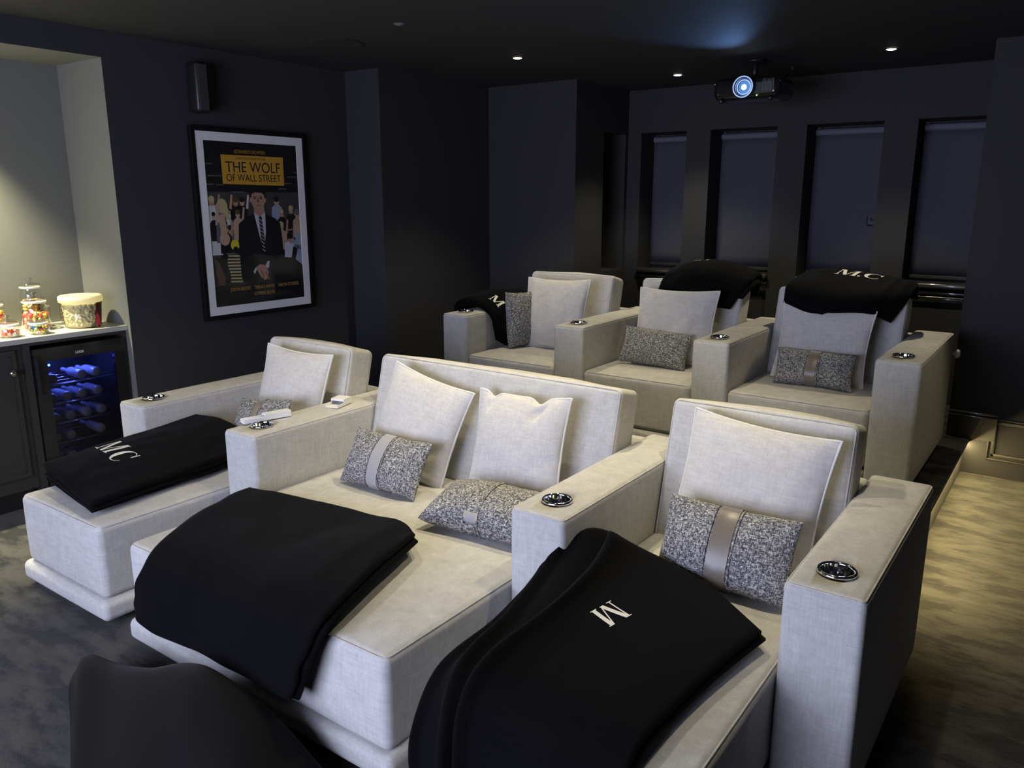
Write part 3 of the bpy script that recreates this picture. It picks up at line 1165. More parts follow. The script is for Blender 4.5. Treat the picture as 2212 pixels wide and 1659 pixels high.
# 3: large throw with folds on the right chaise
rows3 = [[(-0.985, -0.03, 0.56), (-0.918, 0.14, 0.652), (-0.79, 0.29, 0.545), (-0.55, 0.275, 0.492), (-0.275, 0.075, 0.485)],
         [(-0.992, -0.14, 0.50), (-0.90, -0.06, 0.575), (-0.76, -0.01, 0.515), (-0.55, -0.01, 0.492), (-0.312, -0.14, 0.482)],
         [(-0.992, -0.33, 0.462), (-0.87, -0.31, 0.525), (-0.72, -0.30, 0.495), (-0.52, -0.32, 0.488), (-0.338, -0.38, 0.480)],
         [(-0.985, -0.58, 0.445), (-0.84, -0.60, 0.510), (-0.68, -0.60, 0.490), (-0.50, -0.605, 0.482), (-0.345, -0.61, 0.476)],
         [(-0.975, -0.70, 0.33), (-0.82, -0.715, 0.36), (-0.66, -0.70, 0.36), (-0.48, -0.70, 0.36), (-0.335, -0.685, 0.36)],
         [(-0.965, -0.71, 0.20), (-0.81, -0.725, 0.21), (-0.65, -0.71, 0.21), (-0.47, -0.71, 0.21), (-0.325, -0.690, 0.21)],
         [(-0.950, -0.71, 0.11), (-0.80, -0.725, 0.10), (-0.64, -0.71, 0.10), (-0.46, -0.71, 0.10), (-0.315, -0.690, 0.10)]]


def folds3(u, v):
    d = wrinkle(9, 0.006, 4, 4)(u, v)
    for (c, s, w, h) in ((0.07, 0.02, 0.035, 0.022), (0.20, 0.06, 0.045, 0.036)):
        cc = c + s * (v - 0.4) + 0.03 * math.sin(v * 5 + c * 20)
        x = (u - cc) / w
        env = min(1.0, v / 0.12 + 0.1)
        d += h * env * (math.exp(-x * x) if x < 0 else math.exp(-x * x * 4.5))
    return d


def flap(v):
    return 0.30 + 0.055 * math.sin(v * 6.5 + 0.6) + 0.16 * max(0.0, v - 0.35)


def flap_disp(u, v):
    x = (u - flap(v) - 0.012) / 0.035
    return folds3(u, v) * 0.6 + 0.024 + 0.022 * math.exp(-x * x) * min(1.0, v * 4 + 0.15)


def flap_edge(u, v):
    f = flap(v)
    return f + (0.992 - f) * u - u, (0.012 + 0.97 * v) - v


P3 = Patch(rows3, folds3)
P3b = Patch(rows3, flap_disp)
T3 = throw('large black throw with deep folds and a sideways white M on the right chaise', [(P3, 0.022, 90, 70, 0.0), (P3b, 0.024, 80, 70, 0.0, flap_edge)])
monogram(T3, P3b, 'M', 0.545, 0.205, 0.086, -108, 0.0125, 0.0)

# 5: over the left arm of the left rear armchair (columns outside to inside, rows front to back)
rows5 = [[(-3.43, 2.98, 0.84), (-3.425, 3.0, 0.99), (-3.33, 3.02, 1.045), (-3.20, 3.02, 1.05), (-3.125, 3.0, 0.98), (-3.105, 2.95, 0.80), (-3.10, 2.90, 0.70)],
         [(-3.43, 2.80, 0.84), (-3.425, 2.80, 1.00), (-3.33, 2.82, 1.065), (-3.20, 2.82, 1.055), (-3.120, 2.82, 0.98), (-3.098, 2.80, 0.82), (-3.09, 2.76, 0.70)],
         [(-3.43, 2.62, 0.84), (-3.425, 2.62, 1.00), (-3.33, 2.62, 1.055), (-3.20, 2.62, 1.04), (-3.115, 2.62, 0.97), (-3.09, 2.62, 0.84), (-3.08, 2.66, 0.705)],
         [(-3.43, 2.46, 0.84), (-3.425, 2.45, 0.98), (-3.33, 2.45, 1.03), (-3.20, 2.47, 1.01), (-3.115, 2.48, 0.95), (-3.095, 2.49, 0.87), (-3.09, 2.51, 0.775)]]
P5 = Patch(rows5, wrinkle(14, 0.006, 5, 3))
rows5b = [[(x * 0.985 + (-3.26) * 0.015, y, z - 0.03) for (x, y, z) in r] for r in rows5]
T5 = throw('black throw with a white M hung over the left arm of the left rear armchair', [(P5, 0.028, 60, 36, 0.0), (Patch(rows5b), 0.022, 50, 24, 0.01)])
monogram(T5, P5, 'M', 0.505, 0.80, 0.085, 6, 0.0148, 0.0)

# 6: over the back of the middle rear armchair
rows6 = [[(-2.03, 3.36, 1.10), (-1.85, 3.36, 1.10), (-1.66, 3.36, 1.09), (-1.47, 3.36, 1.10)],
         [(-2.02, 3.34, 1.25), (-1.85, 3.35, 1.29), (-1.66, 3.35, 1.285), (-1.44, 3.34, 1.23)],
         [(-2.01, 3.22, 1.275), (-1.85, 3.22, 1.325), (-1.66, 3.22, 1.318), (-1.43, 3.22, 1.255)],
         [(-2.015, 3.08, 1.255), (-1.85, 3.06, 1.285), (-1.66, 3.06, 1.275), (-1.42, 3.08, 1.235)],
         [(-2.030, 3.00, 1.185), (-1.85, 2.985, 1.20), (-1.66, 2.985, 1.19), (-1.455, 3.00, 1.165)],
         [(-2.040, 2.972, 1.120), (-1.85, 2.965, 1.10), (-1.66, 2.965, 1.06), (-1.515, 2.965, 1.050)]]
P6 = Patch(rows6, wrinkle(17, 0.009, 4, 5))
rows6b = [[(x + 0.01, y, z - 0.045) for (x, y, z) in r] for r in rows6[1:5]]
T6 = throw('black throw bunched over the back of the middle rear armchair below the projector', [(P6, 0.03, 44, 60, 0.0), (Patch(rows6b), 0.03, 36, 36, 0.0)])
monogram(T6, P6, 'M', 0.26, 0.40, 0.075, 0, 0.0155, 0.0)

# 7: folded on the back of the right rear armchair
rows7 = [[(-1.10, 3.36, 1.20), (-0.98, 3.37, 1.20), (-0.82, 3.37, 1.19), (-0.64, 3.36, 1.17), (-0.47, 3.36, 1.15)],
         [(-1.09, 3.29, 1.295), (-0.98, 3.30, 1.302), (-0.82, 3.30, 1.295), (-0.64, 3.29, 1.272), (-0.47, 3.28, 1.245)],
         [(-1.13, 3.12, 1.270), (-1.0, 3.12, 1.282), (-0.83, 3.12, 1.275), (-0.65, 3.12, 1.258), (-0.455, 3.14, 1.235)],
         [(-1.135, 2.90, 1.240), (-1.0, 2.87, 1.220), (-0.83, 2.86, 1.205), (-0.66, 2.87, 1.205), (-0.475, 3.03, 1.175)],
         [(-1.125, 2.82, 1.175), (-0.98, 2.785, 1.125), (-0.85, 2.775, 1.105), (-0.655, 2.79, 1.115), (-0.545, 2.97, 1.045)]]


def folds7(u, v):
    d = wrinkle(21, 0.005, 4, 4)(u, v)
    for c in (0.84, 0.93):
        x = (u - c + 0.05 * (v - 0.6)) / 0.022
        d += 0.012 * math.exp(-x * x) * min(1, v * 2)
    return d


P7 = Patch(rows7, folds7)
rows7b = [[(x - 0.006, y + 0.012, z - 0.038) for (x, y, z) in r[:3]] for r in rows7[1:]]
T7 = throw('folded black throw with white letters M.C on top of the right rear armchair', [(P7, 0.032, 56, 50, 0.0), (Patch(rows7b), 0.03, 30, 40, 0.0)])
monogram(T7, P7, 'M.C', 0.36, 0.47, 0.105, -3, 0.0165, 0.1)

# 4: heap in the foreground, standing on the floor in front of the loveseat (columns left to right, rows back to front)
ridge = [(-2.46, -0.93, 0.02), (-2.425, -0.915, 0.10), (-2.37, -0.90, 0.172), (-2.20, -0.88, 0.190), (-2.00, -0.87, 0.235), (-1.86, -0.81, 0.285),
         (-1.72, -0.79, 0.282), (-1.52, -0.785, 0.222), (-1.37, -0.765, 0.120), (-1.27, -0.75, 0.045), (-1.18, -0.75, 0.015)]
rows4 = []
for (dy, f) in ((0.055, 0.04), (0.035, 0.62), (0.0, 1.0), (-0.09, 1.04), (-0.19, 0.82), (-0.29, 0.45), (-0.37, 0.15), (-0.41, 0.03)):
    r4 = []
    for k, (x, y, z) in enumerate(ridge):
        w = 1 - k / (len(ridge) - 1)
        r4.append((x - 2.15 * min(dy, 0) * w, y + dy, 0.012 + max(0.0, z - 0.02) * f))
    rows4.append(r4)


def folds4(u, v):
    e = min(1, 6 * min(u, 1 - u)) * min(1, 6 * min(v, 1 - v))
    return e * (0.022 * math.sin(u * 16 + v * 5 + 1.5) * (0.4 + 0.6 * v) * noise.noise(Vector((u * 3, v * 2, 3))) * 1.5 + wrinkle(31, 0.012, 4, 3)(u, v))


P4 = Patch(rows4, folds4)
bm = bmesh.new()
sheet(bm, P4, 80, 50, 0.018)
T4 = thing('throw_blanket', 'soft dark throw heaped in the lower left foreground, in front of the loveseat', 'blanket', (0, 0, 0), group='folded black fleece throws')
obj('blanket_cloth', bm, plain('charcoal_fleece', (0.0065, 0.006, 0.006), 0.95, 0, 0.1, 0.08, 0, 0.3, 300), T4, True)

# ------------------------------------------------------------------ framed poster on the left wall
def text_mesh(name, s, size, mat, parent, loc, width=None, align='CENTER', bold=0.0):
    """lettering standing in the local x (reading) / z (up) plane, front towards -y"""
    cu = bpy.data.curves.new(name, 'FONT')
    cu.body = s
    cu.size = size
    cu.align_x = align
    cu.align_y = 'CENTER'
    cu.offset = bold
    cu.extrude = 0.0003
    tmp = bpy.data.objects.new(name, cu)
    COL.objects.link(tmp)
    bpy.context.view_layer.update()
    me = bpy.data.meshes.new_from_object(tmp.evaluated_get(bpy.context.evaluated_depsgraph_get()))
    bpy.data.objects.remove(tmp)
    bpy.data.curves.remove(cu)
    if width:
        xs = [v.co.x for v in me.vertices]
        k = width / (max(xs) - min(xs))
        mid = (max(xs) + min(xs)) / 2
        for v in me.vertices:
            v.co.x = (v.co.x - mid) * k
    o = link_mesh(name, me, mat, parent, False)
    o.location = loc
    o.rotation_euler = (rad(90), 0, 0)
    return o


# local frame: x runs along the wall (world +y), z up, -y out of the wall (world +x)
poster = thing('framed_poster', 'black framed film poster with white mount, yellow title panel reading THE WOLF OF WALL STREET', 'poster',
               (XL, 1.43, 1.585), (0, 0, rad(90)))
PW, PH = 0.853, 1.18            # mount
FD = 0.040
bm = bmesh.new()
fo = 0.030
for (a, b_, c, d) in ((-PW / 2 - fo, -PW / 2, -PH / 2 - fo, PH / 2 + fo), (PW / 2, PW / 2 + fo, -PH / 2 - fo, PH / 2 + fo),
                      (-PW / 2, PW / 2, -PH / 2 - fo, -PH / 2), (-PW / 2, PW / 2, PH / 2, PH / 2 + fo)):
    add_box(bm, a, b_, -FD, -0.002, c, d, 0.003, 2)
obj('frame', bm, M['frame_black'], poster)
mw = 0.055
bm = bmesh.new()
for (a, b_, c, d) in ((-PW / 2, -PW / 2 + mw, -PH / 2, PH / 2), (PW / 2 - mw, PW / 2, -PH / 2, PH / 2),
                      (-PW / 2 + mw, PW / 2 - mw, -PH / 2, -PH / 2 + mw), (-PW / 2 + mw, PW / 2 - mw, PH / 2 - mw, PH / 2)):
    add_box(bm, a, b_, -0.0365, -0.030, c, d)
obj('mount', bm, M['mat_board'], poster)
QW, QH = PW - 2 * mw, PH - 2 * mw
bm = bmesh.new()
add_box(bm, -QW / 2, QW / 2, -0.032, -0.004, -QH / 2, QH / 2)
prt = obj('print', bm, plain('poster_ink_black', (0.008, 0.008, 0.009), 0.5), poster)
gb = bmesh.new()
add_box(gb, -PW / 2, PW / 2, -0.0385, -0.0372, -PH / 2, PH / 2)
obj('glazing', gb, M['picture_glass'], poster)


def pp(s, t, lay):
    return Vector(((s - 0.5) * QW, -0.032 - 0.0002 * lay, (t - 0.5) * QH))


def poly(bm, pts, lay, mi=0):
    f = bm.faces.new([bm.verts.new(pp(s, t, lay)) for s, t in pts])
    f.material_index = mi
    return f


def ell(bm, cs, ct, rs, rt, lay, mi=0, n=18, tilt=0.0):
    pts = []
    for k in range(n):
        a = 2 * PI * k / n
        x, y = rs * math.cos(a), rt * math.sin(a)
        pts.append((cs + x * math.cos(tilt) - y * math.sin(tilt), ct + x * math.sin(tilt) + y * math.cos(tilt)))
    return poly(bm, pts, lay, mi)


INK = {}
for nm, c in dict(yellow=(0.62, 0.33, 0.035), skin=(0.42, 0.25, 0.17), skin2=(0.50, 0.34, 0.23), hair=(0.012, 0.009, 0.008), suit=(0.006, 0.006, 0.010),
                  shirt=(0.55, 0.56, 0.62), blond=(0.50, 0.42, 0.20), grey=(0.12, 0.12, 0.13), brown=(0.10, 0.055, 0.03), white=(0.6, 0.6, 0.58),
                  blue=(0.30, 0.34, 0.48), lemon=(0.65, 0.55, 0.03), gold=(0.45, 0.27, 0.04), red=(0.30, 0.04, 0.03), room=(0.05, 0.048, 0.045),
                  desk=(0.05, 0.046, 0.036), lip=(0.30, 0.12, 0.09), violet=(0.08, 0.06, 0.22)).items():
    INK[nm] = plain('poster_ink_' + nm, c, 0.55)
bm = bmesh.new()
poly(bm, [(0.0, 0.30), (1.0, 0.30), (1.0, 0.70), (0.0, 0.70)], 0.5, 0)
obj('room_scene', bm, INK['room'], prt)
for (s0, s1, t) in ((0.0, 0.075, 0.865), (0.02, 0.16, 0.795), (0.0, 0.07, 0.745), (0.10, 0.18, 0.742), (0.26, 0.38, 0.700), (0.88, 1.0, 0.800), (0.95, 1.0, 0.828), (0.83, 0.93, 0.757), (0.77, 0.86, 0.722)):
    bm = bmesh.new()
    poly(bm, [(s0, t - 0.003), (s1, t - 0.003), (s1, t + 0.003), (s0, t + 0.003)], 1)
    obj('ceiling_tube', bm, INK['grey'], prt)
# generic crowd of party guests behind the central figure
crowd_names = ['skin', 'skin2', 'shirt', 'white', 'brown', 'hair', 'blue', 'grey', 'suit', 'blond', 'lemon', 'red', 'violet']
ci = {n: i for i, n in enumerate(crowd_names)}
bm = bmesh.new()
rnd = random.Random(5)
lay = 1.2
for k in range(34):
    left = k % 2 == 0
    s = rnd.uniform(0.02, 0.36) if left else rnd.uniform(0.68, 0.98)
    t = rnd.uniform(0.40, 0.64)
    body = rnd.choice(['white', 'shirt', 'suit', 'blue', 'grey', 'skin2', 'suit', 'white'])
    r = rnd.uniform(0.026, 0.040)
    lay += 0.06
    poly(bm, [(s - r * 1.7, t - 0.14), (s + r * 1.7, t - 0.14), (s + r * 1.5, t - 0.03), (s + r * 0.6, t - 0.012), (s - r * 0.6, t - 0.012), (s - r * 1.5, t - 0.03)], lay, ci[body])
    if rnd.random() < 0.7:
        x = s + rnd.choice((-1, 1)) * r * 1.5
        poly(bm, [(x - 0.012, t - 0.03), (x + 0.012, t - 0.035), (x + 0.03, t + 0.05), (x + 0.012, t + 0.055)], lay + 0.01, ci[rnd.choice(['skin', 'white', 'skin2'])])
    ell(bm, s, t + 0.008, r * 0.72, r * 0.70, lay + 0.02, ci[rnd.choice(['skin', 'skin2', 'skin'])], 14)
    ell(bm, s, t + 0.024, r * 0.78, r * 0.50, lay + 0.03, ci[rnd.choice(['hair', 'brown', 'hair', 'blond', 'grey'])], 14)
# blonde guest and hat on the left, kneeling clerk on the right
L_ = lay + 0.2
ell(bm, 0.14, 0.615, 0.055, 0.045, L_, ci['blond'], 18)
poly(bm, [(0.12, 0.63), (0.19, 0.63), (0.215, 0.52), (0.17, 0.545)], L_ + .02, ci['blond'])
ell(bm, 0.095, 0.605, 0.026, 0.028, L_ + .04, ci['skin2'], 14)
poly(bm, [(0.09, 0.56), (0.16, 0.57), (0.175, 0.44), (0.19, 0.40), (0.10, 0.40), (0.11, 0.47)], L_ + .03, ci['skin2'])
ell(bm, 0.145, 0.415, 0.052, 0.04, L_ + .05, ci['skin2'], 18)
ell(bm, 0.245, 0.375, 0.045, 0.035, L_ + .1, ci['lemon'], 18)
ell(bm, 0.25, 0.345, 0.03, 0.022, L_ + .12, ci['hair'], 14)
for k in range(9):
    t0 = 0.315 - k * 0.02
    w = 0.075 + 0.012 * math.sin(k * 0.7)
    poly(bm, [(0.24 - w, t0 - 0.010), (0.24 + w * 0.9, t0 - 0.016), (0.24 + w * 0.9, t0 - 0.004), (0.24 - w, t0)], L_ + .1, ci['blond'])
poly(bm, [(0.02, 0.30), (0.06, 0.28), (0.12, 0.18), (0.10, 0.12), (0.05, 0.12), (0.03, 0.2)], L_ + .1, ci['brown'])
poly(bm, [(0.79, 0.28), (0.90, 0.27), (0.93, 0.33), (0.87, 0.385), (0.80, 0.37)], L_ + .1, ci['shirt'])
ell(bm, 0.875, 0.395, 0.03, 0.030, L_ + .12, ci['skin'], 14)
ell(bm, 0.872, 0.415, 0.034, 0.018, L_ + .13, ci['hair'], 14)
poly(bm, [(0.87, 0.27), (0.96, 0.26), (0.95, 0.33), (0.90, 0.35)], L_ + .14, ci['suit'])
poly(bm, [(0.92, 0.26), (1.0, 0.22), (1.0, 0.32), (0.95, 0.33)], L_ + .16, ci['blue'])
poly(bm, [(0.92, 0.36), (0.99, 0.35), (0.99, 0.44), (0.94, 0.43)], L_ + .16, ci['blue'])
obj('crowd', bm, [INK[n] for n in crowd_names], prt)['kind'] = 'stuff'
# desk edge and dark lower area
bm = bmesh.new()
poly(bm, [(0.0, 0.0), (1.0, 0.0), (1.0, 0.17), (0.75, 0.16), (0.45, 0.14), (0.2, 0.12), (0.0, 0.14)], 6.0, 0)
obj('lower_panel', bm, INK['suit'], prt)
# central figure: plain man in a dark suit
fg = ['suit', 'shirt', 'skin', 'hair', 'grey', 'lip', 'white', 'brown']
fi = {n: i for i, n in enumerate(fg)}
bm = bmesh.new()
cs = 0.525
poly(bm, [(cs - 0.235, 0.16), (cs + 0.255, 0.16), (cs + 0.25, 0.40), (cs + 0.235, 0.50), (cs + 0.18, 0.535), (cs + 0.07, 0.565), (cs - 0.06, 0.565), (cs - 0.165, 0.535), (cs - 0.225, 0.505), (cs - 0.24, 0.40)], 7, fi['suit'])
poly(bm, [(cs - 0.055, 0.572), (cs + 0.07, 0.572), (cs + 0.065, 0.45), (cs + 0.03, 0.33), (cs - 0.01, 0.43)], 7.5, fi['shirt'])
poly(bm, [(cs - 0.052, 0.575), (cs + 0.066, 0.575), (cs + 0.06, 0.62), (cs - 0.048, 0.62)], 7.7, fi['skin'])
poly(bm, [(cs - 0.052, 0.575), (cs + 0.066, 0.575), (cs + 0.012, 0.545)], 7.75, fi['skin'])
ell(bm, cs, 0.660, 0.078, 0.072, 8.2, fi['skin'], 28)
ell(bm, cs, 0.628, 0.060, 0.045, 8.22, fi['skin'], 28)
ell(bm, cs, 0.712, 0.085, 0.032, 8.0, fi['hair'], 28)
poly(bm, [(cs - 0.085, 0.715), (cs - 0.086, 0.665), (cs - 0.072, 0.668), (cs - 0.062, 0.690), (cs - 0.02, 0.700), (cs + 0.05, 0.695), (cs + 0.068, 0.684), (cs + 0.075, 0.662), (cs + 0.086, 0.66), (cs + 0.086, 0.715), (cs + 0.03, 0.742), (cs - 0.04, 0.740)], 8.5, fi['hair'])
for dx in (-0.034, 0.034):
    ell(bm, cs + dx, 0.671, 0.020, 0.0035, 8.6, fi['brown'], 12)
    ell(bm, cs + dx, 0.661, 0.013, 0.0045, 8.6, fi['hair'], 12)
    ell(bm, cs + dx * 2.35, 0.652, 0.010, 0.018, 8.1, fi['skin'], 12)
poly(bm, [(cs - 0.004, 0.662), (cs + 0.006, 0.662), (cs + 0.014, 0.638), (cs - 0.010, 0.638)], 8.6, fi['brown'])
ell(bm, cs, 0.617, 0.024, 0.0055, 8.6, fi['lip'], 14)
poly(bm, [(cs - 0.004, 0.548), (cs + 0.028, 0.548), (cs + 0.050, 0.36), (cs + 0.032, 0.315), (cs + 0.010, 0.36)], 8.0, fi['hair'])
for k in range(9):
    t0 = 0.535 - k * 0.024
    x0, x1 = cs + 0.0005 + k * 0.0018, cs + 0.029 + k * 0.0022
    poly(bm, [(x0, t0), (x0, t0 - 0.005), (x1, t0 - 0.021), (x1, t0 - 0.016)], 8.3, fi['white'])
poly(bm, [(cs - 0.055, 0.572), (cs - 0.075, 0.50), (cs - 0.03, 0.42), (cs + 0.03, 0.31), (cs + 0.0, 0.31), (cs - 0.09, 0.44), (cs - 0.085, 0.53)], 7.9, fi['suit'])
poly(bm, [(cs + 0.07, 0.572), (cs + 0.095, 0.50), (cs + 0.07, 0.42), (cs + 0.03, 0.31), (cs + 0.06, 0.31), (cs + 0.11, 0.44), (cs + 0.10, 0.53)], 7.9, fi['suit'])
# clasped hands: two palms, fingers and cuffs
poly(bm, [(cs - 0.075, 0.225), (cs - 0.03, 0.245), (cs + 0.045, 0.235), (cs + 0.065, 0.19), (cs + 0.05, 0.150), (cs + 0.015, 0.140), (cs - 0.035, 0.175)], 8.2, fi['skin'])
for k in range(4):
    a = -0.05 + k * 0.026
    poly(bm, [(cs + a, 0.205 - k * 0.004), (cs + a + 0.018, 0.21 - k * 0.004), (cs + a + 0.042, 0.163 - k * 0.006), (cs + a + 0.028, 0.156 - k * 0.006)], 8.5, fi['lip' if k % 2 else 'skin'])
poly(bm, [(cs + 0.035, 0.228), (cs + 0.055, 0.258), (cs + 0.085, 0.262), (cs + 0.07, 0.215)], 8.3, fi['shirt'])
poly(bm, [(cs - 0.105, 0.20), (cs - 0.075, 0.228), (cs - 0.065, 0.215), (cs - 0.09, 0.185)], 8.3, fi['shirt'])
obj('suited_figure', bm, [INK[n] for n in fg], prt)
bm = bmesh.new()
poly(bm, [(0.168, 0.748), (0.835, 0.742), (0.838, 0.922), (0.165, 0.922)], 9.5)
tp = obj('title_panel', bm, INK['yellow'], prt)


def ptext(s, size, mat, sc, tc, width, lay):
    p = pp(sc, tc, lay)
    return text_mesh('lettering', s, size, mat, prt, p, width)


ptext('THE WOLF', 0.098, INK['suit'], 0.502, 0.848, 0.59 * QW, 10.5)
ptext('OF WALL STREET', 0.066, INK['suit'], 0.503, 0.784, 0.59 * QW, 10.5)
ptext('A MARTIN SCORSESE PICTURE', 0.022, INK['brown'], 0.48, 0.903, 0.32 * QW, 10.5)
ptext('LEONARDO DICAPRIO', 0.032, INK['gold'], 0.47, 0.943, 0.33 * QW, 10.5)
ptext('JORDAN BELFORT', 0.032, INK['gold'], 0.27, 0.098, 0.22 * QW, 10.5)
ptext('TERENCE WINTER', 0.032, INK['gold'], 0.535, 0.098, 0.23 * QW, 10.5)
ptext('MARTIN SCORSESE', 0.032, INK['gold'], 0.815, 0.098, 0.24 * QW, 10.5)
ptext('COMING SOON', 0.034, INK['gold'], 0.53, 0.058, 0.23 * QW, 10.5)

# wall speaker above the poster
t = thing('wall_speaker', 'slim dark upright speaker on the left wall above the poster', 'speaker', (XL, 1.04, 2.43))
b = bmesh.new()
add_box(b, 0.0, 0.115, -0.045, 0.045, -0.15, 0.15, 0.022, 4)
obj('speaker_body', b, M['black'], t, False, 40)
b = bmesh.new()
add_box(b, 0.114, 0.121, -0.032, 0.032, -0.135, 0.135, 0.003, 2)
obj('speaker_grille', b, plain('grey_speaker_cloth', (0.028, 0.027, 0.030), 0.8), t)

# ------------------------------------------------------------------ sweet counter in the niche
XF = -4.42
bm = bmesh.new()
add_box(bm, -4.879, -4.395, -1.699, 0.474, 0.968, 1.0, 0.004, 2)
tag(obj('worktop', bm, M['worktop']), 'pale grey worktop in the lit niche, sweet jars standing on it', 'worktop')

t = thing('base_cabinet', 'charcoal base cabinet with round polished knob left of the drinks fridge', 'cabinet', (-4.65, -0.90, 0.0))
b = bmesh.new()
add_box(b, -0.22, 0.21, -0.79, 0.775, 0.12, 0.966)
obj('carcass', b, M['joinery'], t)
b = bmesh.new()
add_box(b, -0.22, 0.16, -0.79, 0.775, 0.0, 0.12)
obj('kick_board', b, M['black'], t)
for k, (y0, y1) in enumerate(((-0.05, 0.738), (-0.78, -0.06))):
    b = bmesh.new()
    add_box(b, 0.2105, 0.228, y0, y1, 0.20, 0.935, 0.002, 1)
    # applied bead round the inner panel
    for (a0, a1, c0, c1) in ((y0 + .03, y0 + .036, .23, .905), (y1 - .036, y1 - .03, .23, .905), (y0 + .03, y1 - .03, .23, .236), (y0 + .03, y1 - .03, .899, .905)):
        add_box(b, 0.228, 0.231, a0, a1, c0, c1)
    d = obj('door', b, M['joinery'], t)
    if k == 0:
        kb = bmesh.new()
        add_lathe(kb, [(0.009, 0.0), (0.008, 0.012), (0.018, 0.018), (0.021, 0.026), (0.016, 0.034), (0.0001, 0.037)], 24, (0.228, 0.705, 0.813), True, False,
                  Matrix.Rotation(rad(90), 4, 'Y'))
        kn = obj('knob', kb, M['nickel'], d, True)
        kn['label'] = 'round polished metal knob'
t = thing('fridge_surround', 'charcoal panels framing the drinks fridge under the worktop', 'cabinet', (-4.65, 0.18, 0.0))
b = bmesh.new()
add_box(b, -0.22, 0.23, -0.303, -0.268, 0.0, 0.966)
obj('side_panel', b, M['joinery'], t)
b = bmesh.new()
add_box(b, -0.22, 0.23, 0.278, 0.293, 0.0, 0.966)
obj('side_panel', b, M['joinery'], t)
b = bmesh.new()
add_box(b, -0.22, 0.228, -0.268, 0.278, 0.948, 0.966)
obj('top_rail', b, M['joinery'], t)

# drinks fridge
fr = thing('drinks_fridge', 'black glass-door drinks fridge glowing blue inside, under the sweet counter', 'fridge', (-4.42, 0.18, 0.0))
y0, y1 = -0.262, 0.272
b = bmesh.new()
for bx in ((-0.44, -0.02, y0, y0 + 0.03, 0.06, 0.925), (-0.44, -0.02, y1 - 0.03, y1, 0.06, 0.925), (-0.44, -0.02, y0 + .03, y1 - .03, 0.895, 0.925),
           (-0.44, -0.02, y0 + .03, y1 - .03, 0.06, 0.20), (-0.44, -0.41, y0 + .03, y1 - .03, 0.20, 0.895)):
    add_box(b, *bx)
obj('cabinet_body', b, M['black'], fr)
gy0, gy1, gz0, gz1 = y0 + 0.072, y1 - 0.068, 0.24, 0.850
b = bmesh.new()
for bx in ((-0.018, 0.012, y0, gy0, 0.10, 0.925), (-0.018, 0.012, gy1, y1, 0.10, 0.925), (-0.018, 0.012, gy0, gy1, gz1, 0.925), (-0.018, 0.012, gy0, gy1, 0.10, gz0)):
    add_box(b, *bx)
door = obj('door', b, M['blackgloss'], fr)
b = bmesh.new()
add_box(b, -0.004, 0.008, gy0, gy1, gz0, gz1)
obj('glass_pane', b, M['tinted_glass'], door)
b = bmesh.new()
add_box(b, 0.012, 0.036, y0 + 0.002, y0 + 0.022, 0.665, 0.885, 0.006, 3)
obj('handle', b, M['dark'], door)
lt = text_mesh('lettering', 'LOGIK', 0.022, M['white_plastic'], door, (0.0135, -0.002, 0.877), 0.05)
lt.rotation_euler = (rad(90), 0, rad(90))
lt['label'] = 'small pale lettering on the door'
b = bmesh.new()
add_box(b, -0.40, -0.03, gy0, gy1, 0.890, 0.8945)
obj('led_panel', b, emit('blue_interior_panel', (0.05, 0.10, 1.0), 2.0), fr)
b = bmesh.new()
for (yy, zz) in ((-0.07, 0.80), (-0.045, 0.765), (0.0, 0.745), (-0.115, 0.735)):
    add_lathe(b, [(0.0001, 0.006), (0.006, 0.004), (0.008, 0.0)], 12, (-0.405, yy, zz), False, False, Matrix.Rotation(rad(90), 4, 'Y'))
obj('led', b, M['led_blue'], fr)
ld = bpy.data.lights.new('fridge_light', 'AREA')
ld.energy = 7.0
ld.color = (0.10, 0.16, 1.0)
ld.size = 0.2
lo = bpy.data.objects.new('fridge_light', ld)
COL.objects.link(lo)
lo.parent = fr
lo.location = (-0.22, 0.0, 0.885)
SHZ = [0.245, 0.37, 0.49, 0.61, 0.725]
for z in SHZ[:]:
    b = bmesh.new()
    for k in range(5):
        add_tube(b, [(-0.40 + k * 0.085, y0 + 0.035, z - 0.030), (-0.40 + k * 0.085, y1 - 0.035, z - 0.030)], 0.0022, 6)
    add_tube(b, [(-0.035, y0 + 0.035, z - 0.030), (-0.035, y1 - 0.035, z - 0.030)], 0.003, 6)
    obj('wire_shelf', b, M['chrome'], fr, True)
# bottles lying on the shelves, bases to the front
bl = bmesh.new()
rx = Matrix.Rotation(rad(-90), 4, 'Y')
add_lathe(bl, [(0.0001, -0.004), (0.022, -0.002), (0.028, 0.004), (0.0295, 0.012), (0.0295, 0.13), (0.024, 0.16), (0.013, 0.19), (0.0115, 0.24), (0.013, 0.242), (0.013, 0.25), (0.0001, 0.251)], 24, (0, 0, 0), False, False, rx)
bmat = plain('bottle_glass', (0.30, 0.31, 0.34), 0.12, 0.0, 0.7)
bmat.node_tree.nodes['Principled BSDF'].inputs['Transmission Weight'].default_value = 0.25
proto = None
rows_ = [(0, ['first', 'second']), (1, ['first', 'second', 'third']), (2, ['first', 'second', 'third', 'fourth']), (3, ['first', 'second', 'third', 'fourth']), (4, ['first', 'second', 'third'])]
shelf_n = ['bottom', 'second lowest', 'middle', 'second highest', 'top']
ypos = {0: [-0.155, -0.085], 1: [-0.16, -0.075, 0.105], 2: [-0.15, -0.065, 0.035, 0.125], 3: [-0.155, -0.07, 0.02, 0.115], 4: [-0.14, 0.03, 0.12]}
